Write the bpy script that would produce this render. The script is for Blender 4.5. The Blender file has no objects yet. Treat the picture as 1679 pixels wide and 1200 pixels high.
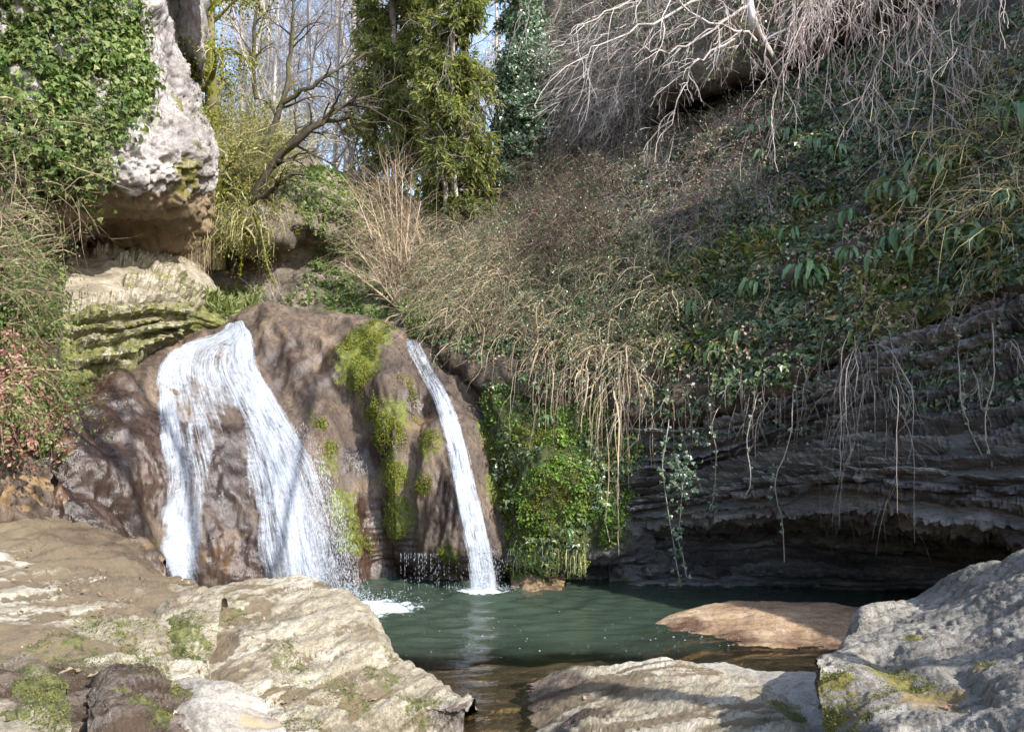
import bpy, math, random
import numpy as np
from mathutils import Vector
from mathutils.bvhtree import BVHTree

# ------------------------------------------------------------------ camera, sky, sun, exposure
scene = bpy.context.scene
COL = scene.collection
F = 1318.0            # focal length in photo pixels (1679 wide)
HY, CZ = 680.0, 2.4   # eye-level row, eye height above the pool
cam_d = bpy.data.cameras.new('camera')
cam = bpy.data.objects.new('camera', cam_d); COL.objects.link(cam)
cam.location = (0, 0, CZ); cam.rotation_euler = (math.radians(90), 0, 0)
cam_d.sensor_width = 36.0; cam_d.lens = 36.0 * F / 1679.0
cam_d.shift_y = (HY - 600.0) / 1679.0
cam_d.clip_start = 0.1; cam_d.clip_end = 2000
scene.camera = cam

SUN_TO = Vector((0.62, -0.50, 0.61)).normalized()     # towards the sun
sun_d = bpy.data.lights.new('sun', 'SUN')
sun = bpy.data.objects.new('sun', sun_d); COL.objects.link(sun)
sun_d.energy = 3.0; sun_d.angle = math.radians(0.5); sun_d.color = (1.0, 0.965, 0.915)
sun.rotation_euler = SUN_TO.to_track_quat('Z', 'Y').to_euler()
world = bpy.data.worlds.new('World'); scene.world = world; world.use_nodes = True
wn = world.node_tree.nodes; wl = world.node_tree.links
sky = wn.new('ShaderNodeTexSky'); sky.sky_type = 'NISHITA'; sky.sun_disc = False
sky.sun_elevation = math.asin(SUN_TO.z); sky.sun_rotation = math.atan2(SUN_TO.x, SUN_TO.y)
sky.air_density = 1.0; sky.dust_density = 1.2; sky.ozone_density = 1.0
wl.new(sky.outputs[0], wn['Background'].inputs[0]); wn['Background'].inputs[1].default_value = 0.15
scene.view_settings.view_transform = 'Standard'; scene.view_settings.look = 'None'
scene.view_settings.exposure = 1.7; scene.view_settings.gamma = 1.0
scene.view_settings.use_curve_mapping = False
scene.cycles.max_bounces = 6; scene.cycles.transparent_max_bounces = 24
scene.cycles.diffuse_bounces = 3; scene.cycles.glossy_bounces = 3
scene.cycles.caustics_reflective = False; scene.cycles.caustics_refractive = False

# ------------------------------------------------------------------ helpers
rng = np.random.default_rng(7)
def at(px, py, Y): return ((px - 839.5) / F * Y, Y, CZ - (py - HY) / F * Y)
def az(px, Y, z): return ((px - 839.5) / F * Y, Y, z)
def topx(p): p = np.asarray(p); return 839.5 + p[..., 0] / p[..., 1] * F, HY - (p[..., 2] - CZ) / p[..., 1] * F

def _hash(ix, iy, iz, s):
    h = (ix.astype(np.uint32) * np.uint32(374761393) + iy.astype(np.uint32) * np.uint32(668265263)
         + iz.astype(np.uint32) * np.uint32(2147483647) + np.uint32((s * 144665 + 7919) & 0xffffffff))
    h = (h ^ (h >> np.uint32(13))) * np.uint32(1274126177)
    h = h ^ (h >> np.uint32(16)); h = h * np.uint32(2246822519)
    return h ^ (h >> np.uint32(15))
_G = np.array([(1,1,0),(-1,1,0),(1,-1,0),(-1,-1,0),(1,0,1),(-1,0,1),(1,0,-1),(-1,0,-1),
               (0,1,1),(0,-1,1),(0,1,-1),(0,-1,-1),(1,1,0),(-1,1,0),(0,-1,1),(0,-1,-1)], float)
def gnoise(p, s=0):
    p = np.asarray(p, float); f = np.floor(p); i = f.astype(np.int64); r = p - f
    w = r * r * r * (r * (r * 6 - 15) + 10)
    out = 0
    for a in (0, 1):
        for b in (0, 1):
            for c in (0, 1):
                g = _G[_hash(i[..., 0] + a, i[..., 1] + b, i[..., 2] + c, s) & np.uint32(15)]
                d = g[..., 0] * (r[..., 0] - a) + g[..., 1] * (r[..., 1] - b) + g[..., 2] * (r[..., 2] - c)
                out = out + d * (w[..., 0] if a else 1 - w[..., 0]) * (w[..., 1] if b else 1 - w[..., 1]) * (w[..., 2] if c else 1 - w[..., 2])
    return out
def fbm(p, octs=4, s=0, gain=0.5):
    p = np.asarray(p, float); a = 1.0; o = 0
    for k in range(octs):
        o = o + a * gnoise(p * 2.03 ** k + k * 17.3, s + k); a *= gain
    return o
def ridged(p, octs=4, s=0, gain=0.5):
    p = np.asarray(p, float); a = 1.0; o = 0
    for k in range(octs):
        o = o + a * (1 - 2 * np.abs(gnoise(p * 2.03 ** k + k * 11.7, s + k))); a *= gain
    return o
def worley(p, s=0):
    p = np.asarray(p, float); f = np.floor(p).astype(np.int64); best = np.full(p.shape[:-1], 9.0)
    for a in (-1, 0, 1):
        for b in (-1, 0, 1):
            for c in (-1, 0, 1):
                q = f + np.array([a, b, c])
                h = [_hash(q[..., 0], q[..., 1], q[..., 2], s + k) / 4294967295.0 for k in range(3)]
                d = (q[..., 0] + h[0] - p[..., 0]) ** 2 + (q[..., 1] + h[1] - p[..., 1]) ** 2 + (q[..., 2] + h[2] - p[..., 2]) ** 2
                best = np.minimum(best, d)
    return np.sqrt(best)
def sstep(a, b, x):
    t = np.clip((x - a) / (b - a), 0, 1); return t * t * (3 - 2 * t)

def cr(A, n):
    A = np.asarray(A, float); k = len(A)
    E = np.concatenate([[2 * A[0] - A[1]], A, [2 * A[-1] - A[-2]]])
    t = np.linspace(0, k - 1, n); i = np.minimum(t.astype(int), k - 2); u = (t - i).reshape((-1,) + (1,) * (A.ndim - 1))
    p0, p1, p2, p3 = E[i], E[i + 1], E[i + 2], E[i + 3]
    return 0.5 * (2 * p1 + (p2 - p0) * u + (2 * p0 - 5 * p1 + 4 * p2 - p3) * u ** 2 + (3 * p1 - p0 - 3 * p2 + p3) * u ** 3)
RES = 0.6          # density of the rock meshes
def loft(rows, nv, nu):
    A = np.array([[q if len(q) == 3 and isinstance(q, np.ndarray) else q for q in r] for r in rows], float)
    nv, nu = int(nv * RES), int(nu * RES)
    g = cr(A, nv); return np.swapaxes(cr(np.swapaxes(g, 0, 1), nu), 0, 1)
def W(rows): return [[at(*q) if len(q) == 3 else q[:3] for q in r] for r in rows]    # photo point + distance -> place (4-tuples are places already)
def gnormals(g, toward=(0, 0, CZ)):
    n = np.cross(np.gradient(g, axis=1), np.gradient(g, axis=0))
    n /= np.linalg.norm(n, axis=-1, keepdims=True) + 1e-9
    if np.mean(np.sum(n * (np.array(toward) - g), -1)) < 0: n = -n
    return n

def mesh_np(name, V, faces, smooth=True, attrs=None, uv=None, k=4):
    V = np.ascontiguousarray(V, np.float32).reshape(-1, 3); Fa = np.ascontiguousarray(faces, np.int32).reshape(-1, k)
    me = bpy.data.meshes.new(name); me.vertices.add(len(V)); me.vertices.foreach_set('co', V.ravel())
    me.loops.add(Fa.size); me.loops.foreach_set('vertex_index', Fa.ravel())
    me.polygons.add(len(Fa)); me.polygons.foreach_set('loop_start', np.arange(0, Fa.size, k, dtype=np.int32))
    me.polygons.foreach_set('loop_total', np.full(len(Fa), k, np.int32))
    me.polygons.foreach_set('use_smooth', np.full(len(Fa), smooth))
    for a, d in (attrs or {}).items():
        at_ = me.attributes.new(a, 'FLOAT', 'POINT'); at_.data.foreach_set('value', np.ascontiguousarray(d, np.float32).ravel())
    if uv is not None:
        ul = me.uv_layers.new(name='UVMap'); ul.data.foreach_set('uv', np.ascontiguousarray(uv, np.float32).reshape(-1, 2)[Fa.ravel()].ravel())
    me.update(); return me
def grid_faces(nv, nu):
    i = np.arange((nv - 1) * (nu - 1)); a = (i // (nu - 1)) * nu + i % (nu - 1)
    return np.stack([a, a + 1, a + nu + 1, a + nu], 1)
def add(name, me, mat, parent=None, **props):
    o = bpy.data.objects.new(name, me); COL.objects.link(o)
    if me is not None and mat is not None and not len(me.materials): me.materials.append(mat)
    if parent is not None: o.parent = parent
    for k, v in props.items(): o[k] = v
    return o
def empty(name, loc=(0, 0, 0), **props):
    o = bpy.data.objects.new(name, None); COL.objects.link(o); o.location = loc; o.empty_display_size = .2
    for k, v in props.items(): o[k] = v
    return o
def gobj(name, g, mat, parent=None, attrs=None, uv=None, **props):
    nv, nu = g.shape[:2]
    return add(name, mesh_np(name, g, grid_faces(nv, nu), True, attrs, uv), mat, parent, **props)
SURF = {}
def surf(key, g, step=3):
    q = g[::step, ::step]; nv, nu = q.shape[:2]
    SURF[key] = (BVHTree.FromPolygons([tuple(v) for v in q.reshape(-1, 3).tolist()], grid_faces(nv, nu).tolist()), g, gnormals(g))
def on(px, py, keys):
    """the point of the listed surfaces seen along this line of sight, and its normal"""
    d = Vector(at(px, py, 1.0)) - Vector((0, 0, CZ)); d.normalize(); best = None
    for k in keys:
        h = SURF[k][0].ray_cast(Vector((0, 0, CZ)), d)
        if h[0] is not None and (best is None or h[3] < best[2]): best = (h[0], h[1] if h[1].dot(d) < 0 else -h[1], h[3])
    if best is None: return None
    return np.array(best[0]), np.array(best[1])
def blobs(P, spec):
    """paint: soft round marks (place, radius, strength) on the points P"""
    out = np.zeros(P.shape[:-1])
    for c, r, v in spec: out = np.maximum(out, v * np.exp(-(np.sum((P - np.array(c)) ** 2, -1) / (r * r * 1.5)) ** 2))
    return out

# ------------------------------------------------------------------ materials
def new_mat(name):
    m = bpy.data.materials.new(name); m.use_nodes = True; nt = m.node_tree
    return m, nt.nodes, nt.links, nt.nodes['Principled BSDF']
def ramp(n, stops, interp='LINEAR'):
    r = n.new('ShaderNodeValToRGB'); r.color_ramp.interpolation = interp
    e = r.color_ramp.elements
    while len(e) < len(stops): e.new(0.5)
    for k, (p, c) in enumerate(stops):
        e[k].position = p; e[k].color = (c, c, c, 1) if not hasattr(c, '__len__') else (*c, 1)
    return r
def mixc(n, l, fac, a, b, mode='MIX'):
    m = n.new('ShaderNodeMix'); m.data_type = 'RGBA'; m.blend_type = mode
    for s, v in ((0, fac), (6, a), (7, b)):
        if hasattr(v, 'is_linked') or hasattr(v, 'node'): l.new(v, m.inputs[s])
        elif s == 0: m.inputs[0].default_value = v
        else: m.inputs[s].default_value = (*v, 1)
    return m.outputs[2]
def mth(n, l, op, a, b=None, clamp=False):
    m = n.new('ShaderNodeMath'); m.operation = op; m.use_clamp = clamp
    for s, v in ((0, a), (1, b)):
        if v is None: continue
        if hasattr(v, 'node'): l.new(v, m.inputs[s])
        else: m.inputs[s].default_value = v
    return m.outputs[0]
def noise(n, l, vec, scale, detail=6, rough=0.55, dist=0.0):
    t = n.new('ShaderNodeTexNoise'); t.inputs['Scale'].default_value = scale; t.inputs['Detail'].default_value = detail
    t.inputs['Roughness'].default_value = rough; t.inputs['Distortion'].default_value = dist
    l.new(vec, t.inputs['Vector']); return t.outputs[0]
def attr(n, name):
    a = n.new('ShaderNodeAttribute'); a.attribute_name = name; return a.outputs['Fac']
def rock_mat(name, cols, scale=1.2, stretch=(1, 1, 1), rot=(0, 0, 0), moss=((0.05, 0.075, 0.012), (0.12, 0.13, 0.03)),
             fleck=0.35, bump=0.5, rough=0.85, tan=(0.4, 0.3, 0.18), fine=14.0, flecks=(0.42, 0.38, 0.34), bscale=9.0):
    m, n, l, b = new_mat(name)
    geo = n.new('ShaderNodeNewGeometry'); mp = n.new('ShaderNodeMapping'); mp.vector_type = 'TEXTURE'; mp.inputs['Scale'].default_value = tuple(1 / x for x in stretch); mp.inputs['Rotation'].default_value = rot
    l.new(geo.outputs['Position'], mp.inputs['Vector']); v = mp.outputs[0]
    r = ramp(n, [(0.3, cols[0]), (0.5, cols[1]), (0.68, cols[2])]); l.new(noise(n, l, v, scale, 6, 0.66, 0.3), r.inputs[0])
    c = r.outputs[0]
    fr = ramp(n, [(0.49, 0.0), (0.60, 1.0)]); l.new(noise(n, l, v, fine, 4, 0.7), fr.inputs[0])
    c = mixc(n, l, mth(n, l, 'MULTIPLY', fr.outputs[0], fleck), c, mixc(n, l, 1.0, c, flecks, 'MULTIPLY'))
    gr = ramp(n, [(0.3, 0.62), (0.6, 1.12)]); l.new(noise(n, l, v, fine * 4.3, 2, 0.75), gr.inputs[0])
    c = mixc(n, l, 1.0, c, gr.outputs[0], 'MULTIPLY')
    nz = noise(n, l, geo.outputs['Position'], 3.3, 4, 0.75)
    ta = ramp(n, [(0.45, 0.0), (0.6, 1.0)]); l.new(mth(n, l, 'ADD', attr(n, 'tan'), mth(n, l, 'MULTIPLY', mth(n, l, 'SUBTRACT', nz, 0.5), 0.9)), ta.inputs[0])
    c = mixc(n, l, ta.outputs[0], c, mixc(n, l, noise(n, l, v, 6.0), tuple(x * 0.55 for x in tan), tan))
    wet = attr(n, 'wet')
    wr = ramp(n, [(0.35, 0.0), (0.65, 1.0)]); l.new(mth(n, l, 'ADD', wet, mth(n, l, 'MULTIPLY', mth(n, l, 'SUBTRACT', noise(n, l, v, 2.2, 4, 0.75), 0.5), 0.8)), wr.inputs[0])
    c = mixc(n, l, wr.outputs[0], c, mixc(n, l, 1.0, c, (0.40, 0.35, 0.37), 'MULTIPLY'))
    mr = ramp(n, [(0.44, 0.0), (0.66, 1.0)]); mn = noise(n, l, geo.outputs['Position'], 7.0, 6, 0.85)
    l.new(mth(n, l, 'ADD', attr(n, 'moss'), mth(n, l, 'MULTIPLY', mth(n, l, 'SUBTRACT', mn, 0.5), 2.6)), mr.inputs[0])
    mcr = ramp(n, [(0.36, tuple(x * 0.45 for x in moss[0])), (0.5, tuple((x + y) / 2 for x, y in zip(moss[0], moss[1]))), (0.64, tuple(x * 1.2 for x in moss[1]))]); l.new(noise(n, l, geo.outputs['Position'], 13.0, 5, 0.8), mcr.inputs[0]); mc = mcr.outputs[0]
    c = mixc(n, l, mr.outputs[0], c, mc)
    l.new(c, b.inputs['Base Color'])
    rr = mth(n, l, 'SUBTRACT', rough, mth(n, l, 'MULTIPLY', mth(n, l, 'MULTIPLY', wr.outputs[0], mth(n, l, 'SUBTRACT', 1.0, mr.outputs[0])), rough - 0.2))
    l.new(rr, b.inputs['Roughness']); b.inputs['Specular IOR Level'].default_value = 0.45
    bp = n.new('ShaderNodeBump'); bp.inputs['Strength'].default_value = bump; bp.inputs['Distance'].default_value = 0.05
    hh = mth(n, l, 'ADD', noise(n, l, v, bscale, 6, 0.75), 0.0)
    l.new(hh, bp.inputs['Height']); l.new(bp.outputs[0], b.inputs['Normal'])
    return m
def leaf_mat(name, cols, rough=0.45, trans=0.35, spec=0.4, vary=0.25):
    """one colour per leaf, from the given list, with light passing through"""
    m, n, l, b = new_mat(name)
    geo = n.new('ShaderNodeNewGeometry'); k = len(cols)
    r = ramp(n, [((i + .5) / k, c) for i, c in enumerate(cols)]); l.new(geo.outputs['Random Per Island'], r.inputs[0])
    big = ramp(n, [(0.35, 1 - vary), (0.65, 1 + vary)]); l.new(noise(n, l, geo.outputs['Position'], 0.9, 3), big.inputs[0])
    c = mixc(n, l, 1.0, r.outputs[0], big.outputs[0], 'MULTIPLY')
    l.new(c, b.inputs['Base Color']); b.inputs['Roughness'].default_value = rough; b.inputs['Specular IOR Level'].default_value = spec
    if trans > 0:
        tr = n.new('ShaderNodeBsdfTranslucent'); l.new(mixc(n, l, 1.0, c, (1.5, 1.6, 0.7), 'MULTIPLY'), tr.inputs[0])
        ms = n.new('ShaderNodeMixShader'); ms.inputs[0].default_value = trans
        l.new(b.outputs[0], ms.inputs[1]); l.new(tr.outputs[0], ms.inputs[2]); l.new(ms.outputs[0], n['Material Output'].inputs[0])
    return m
def bark_mat(name, cols, scale=6.0, rough=0.85, moss=None, mlev=0.5):
    m, n, l, b = new_mat(name)
    geo = n.new('ShaderNodeNewGeometry'); mp = n.new('ShaderNodeMapping'); mp.inputs['Scale'].default_value = (1, 1, 0.35)
    l.new(geo.outputs['Position'], mp.inputs[0])
    r = ramp(n, [(0.32, cols[0]), (0.66, cols[1])]); l.new(noise(n, l, mp.outputs[0], scale, 7, 0.7), r.inputs[0]); c = r.outputs[0]
    rv = ramp(n, [(0.0, 0.7), (1.0, 1.25)]); l.new(geo.outputs['Random Per Island'], rv.inputs[0])
    c = mixc(n, l, 1.0, c, rv.outputs[0], 'MULTIPLY')
    if moss:
        mr = ramp(n, [(mlev - 0.06, 0.0), (mlev + 0.06, 1.0)]); l.new(noise(n, l, geo.outputs['Position'], 2.6, 6, 0.7), mr.inputs[0])
        c = mixc(n, l, mr.outputs[0], c, mixc(n, l, noise(n, l, geo.outputs['Position'], 30.0), tuple(x * .4 for x in moss), moss))
    l.new(c, b.inputs['Base Color']); b.inputs['Roughness'].default_value = rough; b.inputs['Specular IOR Level'].default_value = 0.2
    bp = n.new('ShaderNodeBump'); bp.inputs['Strength'].default_value = 0.6; bp.inputs['Distance'].default_value = 0.02
    l.new(noise(n, l, mp.outputs[0], scale * 5, 5, 0.7), bp.inputs['Height']); l.new(bp.outputs[0], b.inputs['Normal'])
    return m

M = {}
M['tufa'] = rock_mat('brown_tufa', [(0.040, 0.029, 0.023), (0.095, 0.067, 0.046), (0.205, 0.15, 0.10)], 1.6, (1, 1, 0.30), fleck=0.8, fine=20, bump=0.55, moss=((0.05, 0.07, 0.008), (0.13, 0.135, 0.02)), tan=(0.27, 0.175, 0.085))
M['pale'] = rock_mat('pale_pitted_rock', [(0.15, 0.132, 0.122), (0.29, 0.265, 0.25), (0.42, 0.395, 0.38)], 1.0, fleck=0.5, fine=9, bump=0.9, moss=((0.06, 0.06, 0.01), (0.2, 0.17, 0.03)), tan=(0.26, 0.19, 0.115))
M['slate'] = rock_mat('dark_layered_rock', [(0.065, 0.06, 0.058), (0.155, 0.147, 0.138), (0.31, 0.295, 0.28)], 1.3, (0.6, 0.6, 3.5), fleck=0.6, fine=8, bump=1.0, moss=((0.025, 0.04, 0.008), (0.07, 0.08, 0.015)))
M['ledge'] = rock_mat('buff_ledge_rock', [(0.14, 0.115, 0.078), (0.30, 0.26, 0.19), (0.50, 0.455, 0.37)], 1.2, (1, 1, 2.4), fleck=0.5, fine=9, bump=0.8, moss=((0.07, 0.08, 0.018), (0.17, 0.165, 0.05)))
M['fore'] = rock_mat('buff_foreground_rock', [(0.155, 0.122, 0.078), (0.33, 0.29, 0.21), (0.53, 0.49, 0.405)], 1.5, (0.55, 2.4, 1.8), (0, 0, 1.15), fleck=0.6, fine=13, bump=0.9, tan=(0.185, 0.14, 0.085), moss=((0.045, 0.055, 0.012), (0.13, 0.13, 0.035)))
M['grey'] = rock_mat('grey_pitted_rock', [(0.115, 0.105, 0.088), (0.21, 0.192, 0.16), (0.33, 0.305, 0.258)], 2.2, fleck=0.8, fine=13, bump=0.7, tan=(0.24, 0.17, 0.075), moss=((0.055, 0.05, 0.01), (0.17, 0.145, 0.028)))
M['shade'] = rock_mat('shade_darkened_rock', [(0.075, 0.06, 0.045), (0.16, 0.13, 0.095), (0.29, 0.245, 0.185)], 1.3, (1, 1, 2.2), fleck=0.6, fine=9, bump=0.9, moss=((0.04, 0.055, 0.012), (0.12, 0.125, 0.035)))  # darker version of the ledge rock, shade under the roofs put into its colour
M['sand'] = rock_mat('pale_sandy_rock', [(0.20, 0.175, 0.145), (0.30, 0.27, 0.225), (0.42, 0.385, 0.33)], 1.6, fleck=0.5, fine=16, bump=0.4)
M['spit'] = rock_mat('orange_brown_rock', [(0.17, 0.105, 0.06), (0.30, 0.20, 0.115), (0.45, 0.34, 0.22)], 1.5, (0.8, 1.4, 1), fleck=0.5, fine=12, bump=0.6, tan=(0.30, 0.19, 0.10))
M['bed'] = rock_mat('brown_stream_bed', [(0.22, 0.145, 0.08), (0.35, 0.245, 0.14), (0.47, 0.35, 0.215)], 1.5, fleck=0.5, fine=12, bump=0.6, moss=((0.04, 0.05, 0.012), (0.09, 0.09, 0.02)))
M['soil'] = rock_mat('leaf_litter_soil', [(0.03, 0.023, 0.015), (0.065, 0.048, 0.03), (0.12, 0.09, 0.058)], 2.5, fleck=0.6, fine=16, bump=1.0, moss=((0.03, 0.045, 0.008), (0.12, 0.125, 0.02)), tan=(0.24, 0.18, 0.12))
M['drysoil'] = rock_mat('dry_litter', [(0.10, 0.075, 0.045), (0.2, 0.155, 0.10), (0.30, 0.24, 0.16)], 2.5, fleck=0.5, fine=14, bump=1.0)

# ------------------------------------------------------------------ setting: terrain, bed, pool
def terr(x, y):
    """lie of the land round the gorge, plus an unseen knoll added for its shade (kept under the modelled rocks where those stand)"""
    right = np.maximum(0, x - (5.2 - 0.06 * y)) * 0.6 * sstep(-14, 1, y + 0 * x)
    right = right + 9.3 * np.exp(-((x - 12.5) / 4.2) ** 4) * np.exp(-(np.minimum(y - 7.2, 0) / 3.2) ** 6) * sstep(20, 14, y) * (1 + .10 * np.sin(y * 1.9 + x * .7) + .07 * np.sin(y * 4.3 - x))  # added knoll out of view, shaped to keep sun off the right slope
    left = np.maximum(0, -x - 6.2 - 0.12 * np.maximum(y, 0)) * 0.85
    back = np.maximum(0, y - 14.5) * 0.42
    h = np.minimum(right, 15 + 0.08 * x) + np.minimum(left, 13) + np.minimum(back, 7.2 + 0.03 * np.maximum(y - 30, 0))
    return h
xs = np.concatenate([np.linspace(-90, -16, 38), np.linspace(-15.5, 22, 90), np.linspace(23, 90, 34)])
ys = np.concatenate([np.linspace(-60, -6, 28), np.linspace(-5, 32, 90), np.linspace(33, 120, 40)])
X, Y = np.meshgrid(xs, ys)
Z = terr(X, Y)
basin = (1 - sstep(9, 13, Y)) * sstep(-8, -5.2, X) * (1 - sstep(5.0, 8.0, X)) * sstep(2.0, 4.5, Y)
pt = np.stack([X, Y, Z * 0], -1)
Z = Z + fbm(pt * 0.35, 5, 3) * 0.5 * (1 - basin) + 0.55 * (1 - basin) - 2.3 * basin
hide = (1 - sstep(13.2, 15.5, Y)) * sstep(8, 9.5, Y) * sstep(-12, -8, X) * (1 - sstep(9.5, 12.0, X + 0.25 * Y - 2))
Z = Z - hide * np.maximum(Z + 1.5, 0) * 1.0
g = np.stack([X, Y, Z], -1)
gobj('terrain', g, M['drysoil'], attrs={'moss': 0.1 + 0 * X, 'wet': 0 * X, 'tan': 0 * X}, kind='structure')
surf('terrain', g, 1)

bx, by = np.linspace(-6.5, 9.5, 140), np.linspace(2.2, 13.5, 130)
X, Y = np.meshgrid(bx, by); pt = np.stack([X, Y, 0 * X], -1)
nn = fbm(pt * 0.9, 5, 11)
edge = 7.85 + 0.10 * np.sin(X * 1.7 + 1) + 0.22 * nn + 0.25 * np.maximum(X - 1.2, 0) - 0.02 * X
deep = sstep(-0.05, 1.1, Y - edge)
spit = np.exp(-(((X - 3.0) / 2.0) ** 2 + ((Y - 8.7) / 0.75) ** 2) ** 1.3)
chan = np.exp(-(((X - 2.6) / 1.9) ** 2 + ((Y - 7.4) / 0.42) ** 2))
front = np.exp(-(((X - 2.9) / 1.6) ** 2 + ((Y - 8.1) / 0.55) ** 2) ** 1.5)
bedz = -0.045 + 0.05 * nn - 1.5 * deep * (1 - 0.95 * np.maximum(spit, front)) - 0.22 * chan * (1 - front)
bedz = bedz + 0.02 * fbm(pt * 5, 4, 12)
bedz += 0.12 * sstep(6.3, 4.6, Y) * sstep(0.4, -1.6, X) + 0.48 * sstep(-1.45, -2.05, X) * sstep(7.3, 6.3, Y) * sstep(4.2, 5.2, Y)
gobj('stream_bed', np.stack([X, Y, bedz], -1), M['bed'], attrs={'moss': 0.06 + 0 * X, 'wet': 0.0 * X, 'tan': 0 * X}, kind='structure')
def bed_h(x, y): 
    i = np.clip(np.searchsorted(by, y), 0, len(by) - 1); j = np.clip(np.searchsorted(bx, x), 0, len(bx) - 1); return bedz[i, j]

# pool: a clear sheet that turns murky green with depth
m, n, l, b = new_mat('pool_water')
dp = attr(n, 'depth'); geo = n.new('ShaderNodeNewGeometry')
b.inputs['Base Color'].default_value = (0.02, 0.06, 0.038, 1)
cl = mixc(n, l, noise(n, l, geo.outputs['Position'], 0.7, 3), (0.026, 0.041, 0.028), (0.042, 0.058, 0.040))
l.new(cl, b.inputs['Base Color']); b.inputs['Roughness'].default_value = 0.5; b.inputs['Specular IOR Level'].default_value = 0.0
tr = n.new('ShaderNodeBsdfTransparent'); tr.inputs[0].default_value = (0.86, 0.80, 0.66, 1)
ms = n.new('ShaderNodeMixShader'); dr = ramp(n, [(0.04, 0.0), (0.35, 0.55), (1.0, 0.97)]); l.new(dp, dr.inputs[0])
l.new(dr.outputs[0], ms.inputs[0]); l.new(tr.outputs[0], ms.inputs[1]); l.new(b.outputs[0], ms.inputs[2])
foamr = mth(n, l, 'ADD', attr(n, 'foam'), mth(n, l, 'MULTIPLY', mth(n, l, 'SUBTRACT', noise(n, l, geo.outputs['Position'], 9, 8, 0.75), 0.5), 1.3))
fr = ramp(n, [(0.5, 0.0), (0.66, 1.0)]); l.new(foamr, fr.inputs[0])
fo = n.new('ShaderNodeBsdfDiffuse'); fo.inputs[0].default_value = (0.55, 0.6, 0.62, 1)
gl = n.new('ShaderNodeBsdfGlossy'); gl.inputs['Roughness'].default_value = 0.035
fz = n.new('ShaderNodeFresnel'); fz.inputs[0].default_value = 1.33
ms2 = n.new('ShaderNodeMixShader'); l.new(fz.outputs[0], ms2.inputs[0]); l.new(ms.outputs[0], ms2.inputs[1]); l.new(gl.outputs[0], ms2.inputs[2])
ms3 = n.new('ShaderNodeMixShader'); l.new(fr.outputs[0], ms3.inputs[0]); l.new(ms2.outputs[0], ms3.inputs[1]); l.new(fo.outputs[0], ms3.inputs[2])
l.new(ms3.outputs[0], n['Material Output'].inputs[0])
bp = n.new('ShaderNodeBump'); bp.inputs['Strength'].default_value = 0.3; bp.inputs['Distance'].default_value = 0.02
l.new(noise(n, l, geo.outputs['Position'], 14, 3, 0.6, 0.6), bp.inputs['Height'])
for s in (gl, fz): l.new(bp.outputs[0], s.inputs['Normal'])
M['water'] = m
wx, wy = np.linspace(-6.4, 9.4, 200), np.linspace(2.3, 13.4, 230)
X, Y = np.meshgrid(wx, wy); pt = np.stack([X, Y, 0 * X], -1)
D = -np.stack([np.interp(wx, bx, np.array([np.interp(yy, by, bedz[:, j]) for j in range(len(bx))])) for yy in wy])
c1, c2 = (-2.15, 10.7), (-0.42, 11.05)
r1 = np.hypot(X - c1[0], Y - c1[1]); r2 = np.hypot(X - c2[0], Y - c2[1])
amp = 0.013 + 0.03 * np.exp(-r1 / 1.0) + 0.028 * np.exp(-r2 / 0.9)
rip = gnoise(np.stack([X * 2.2, Y * 7.5, 0 * X], -1), 5) + 0.6 * gnoise(np.stack([X * 5, Y * 14, 0 * X + 3], -1), 6)
wz = amp * (rip + 0.8 * np.sin(r2 * 16) * np.exp(-r2 / 2.6) + 0.6 * np.sin(r1 * 14) * np.exp(-r1 / 2.0))
foam = np.maximum(0.80 * np.exp(-(np.hypot((X + 1.75) / 0.75, (Y - 10.0) / 0.55)) ** 2.5), 0.85 * np.exp(-(np.hypot((X + 0.40) / 0.50, (Y - 10.95) / 0.20)) ** 2.2))
foam = np.maximum(foam, 0.42 * np.exp(-((Y - 10.98) / 0.12) ** 2) * sstep(-2.3, -1.9, X) * sstep(0.4, 0.0, X))
foam = np.maximum(foam, 0.24 * np.exp(-((X - 2.2) / 1.3) ** 2 - ((Y - 7.95) / 0.35) ** 2))
gobj('water', np.stack([X, Y, wz], -1), M['water'], attrs={'depth': np.clip(D, 0, 3), 'foam': foam}, kind='structure')
# ------------------------------------------------------------------ rocks
def zero(g): return np.zeros(g.shape[:2])
def at3(g, **k):
    d = {'moss': zero(g), 'wet': zero(g), 'tan': zero(g)}; d.update(k); return d
def disp(g, h, n=None):
    n = gnormals(g) if n is None else n
    return g + n * h[..., None]

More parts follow.
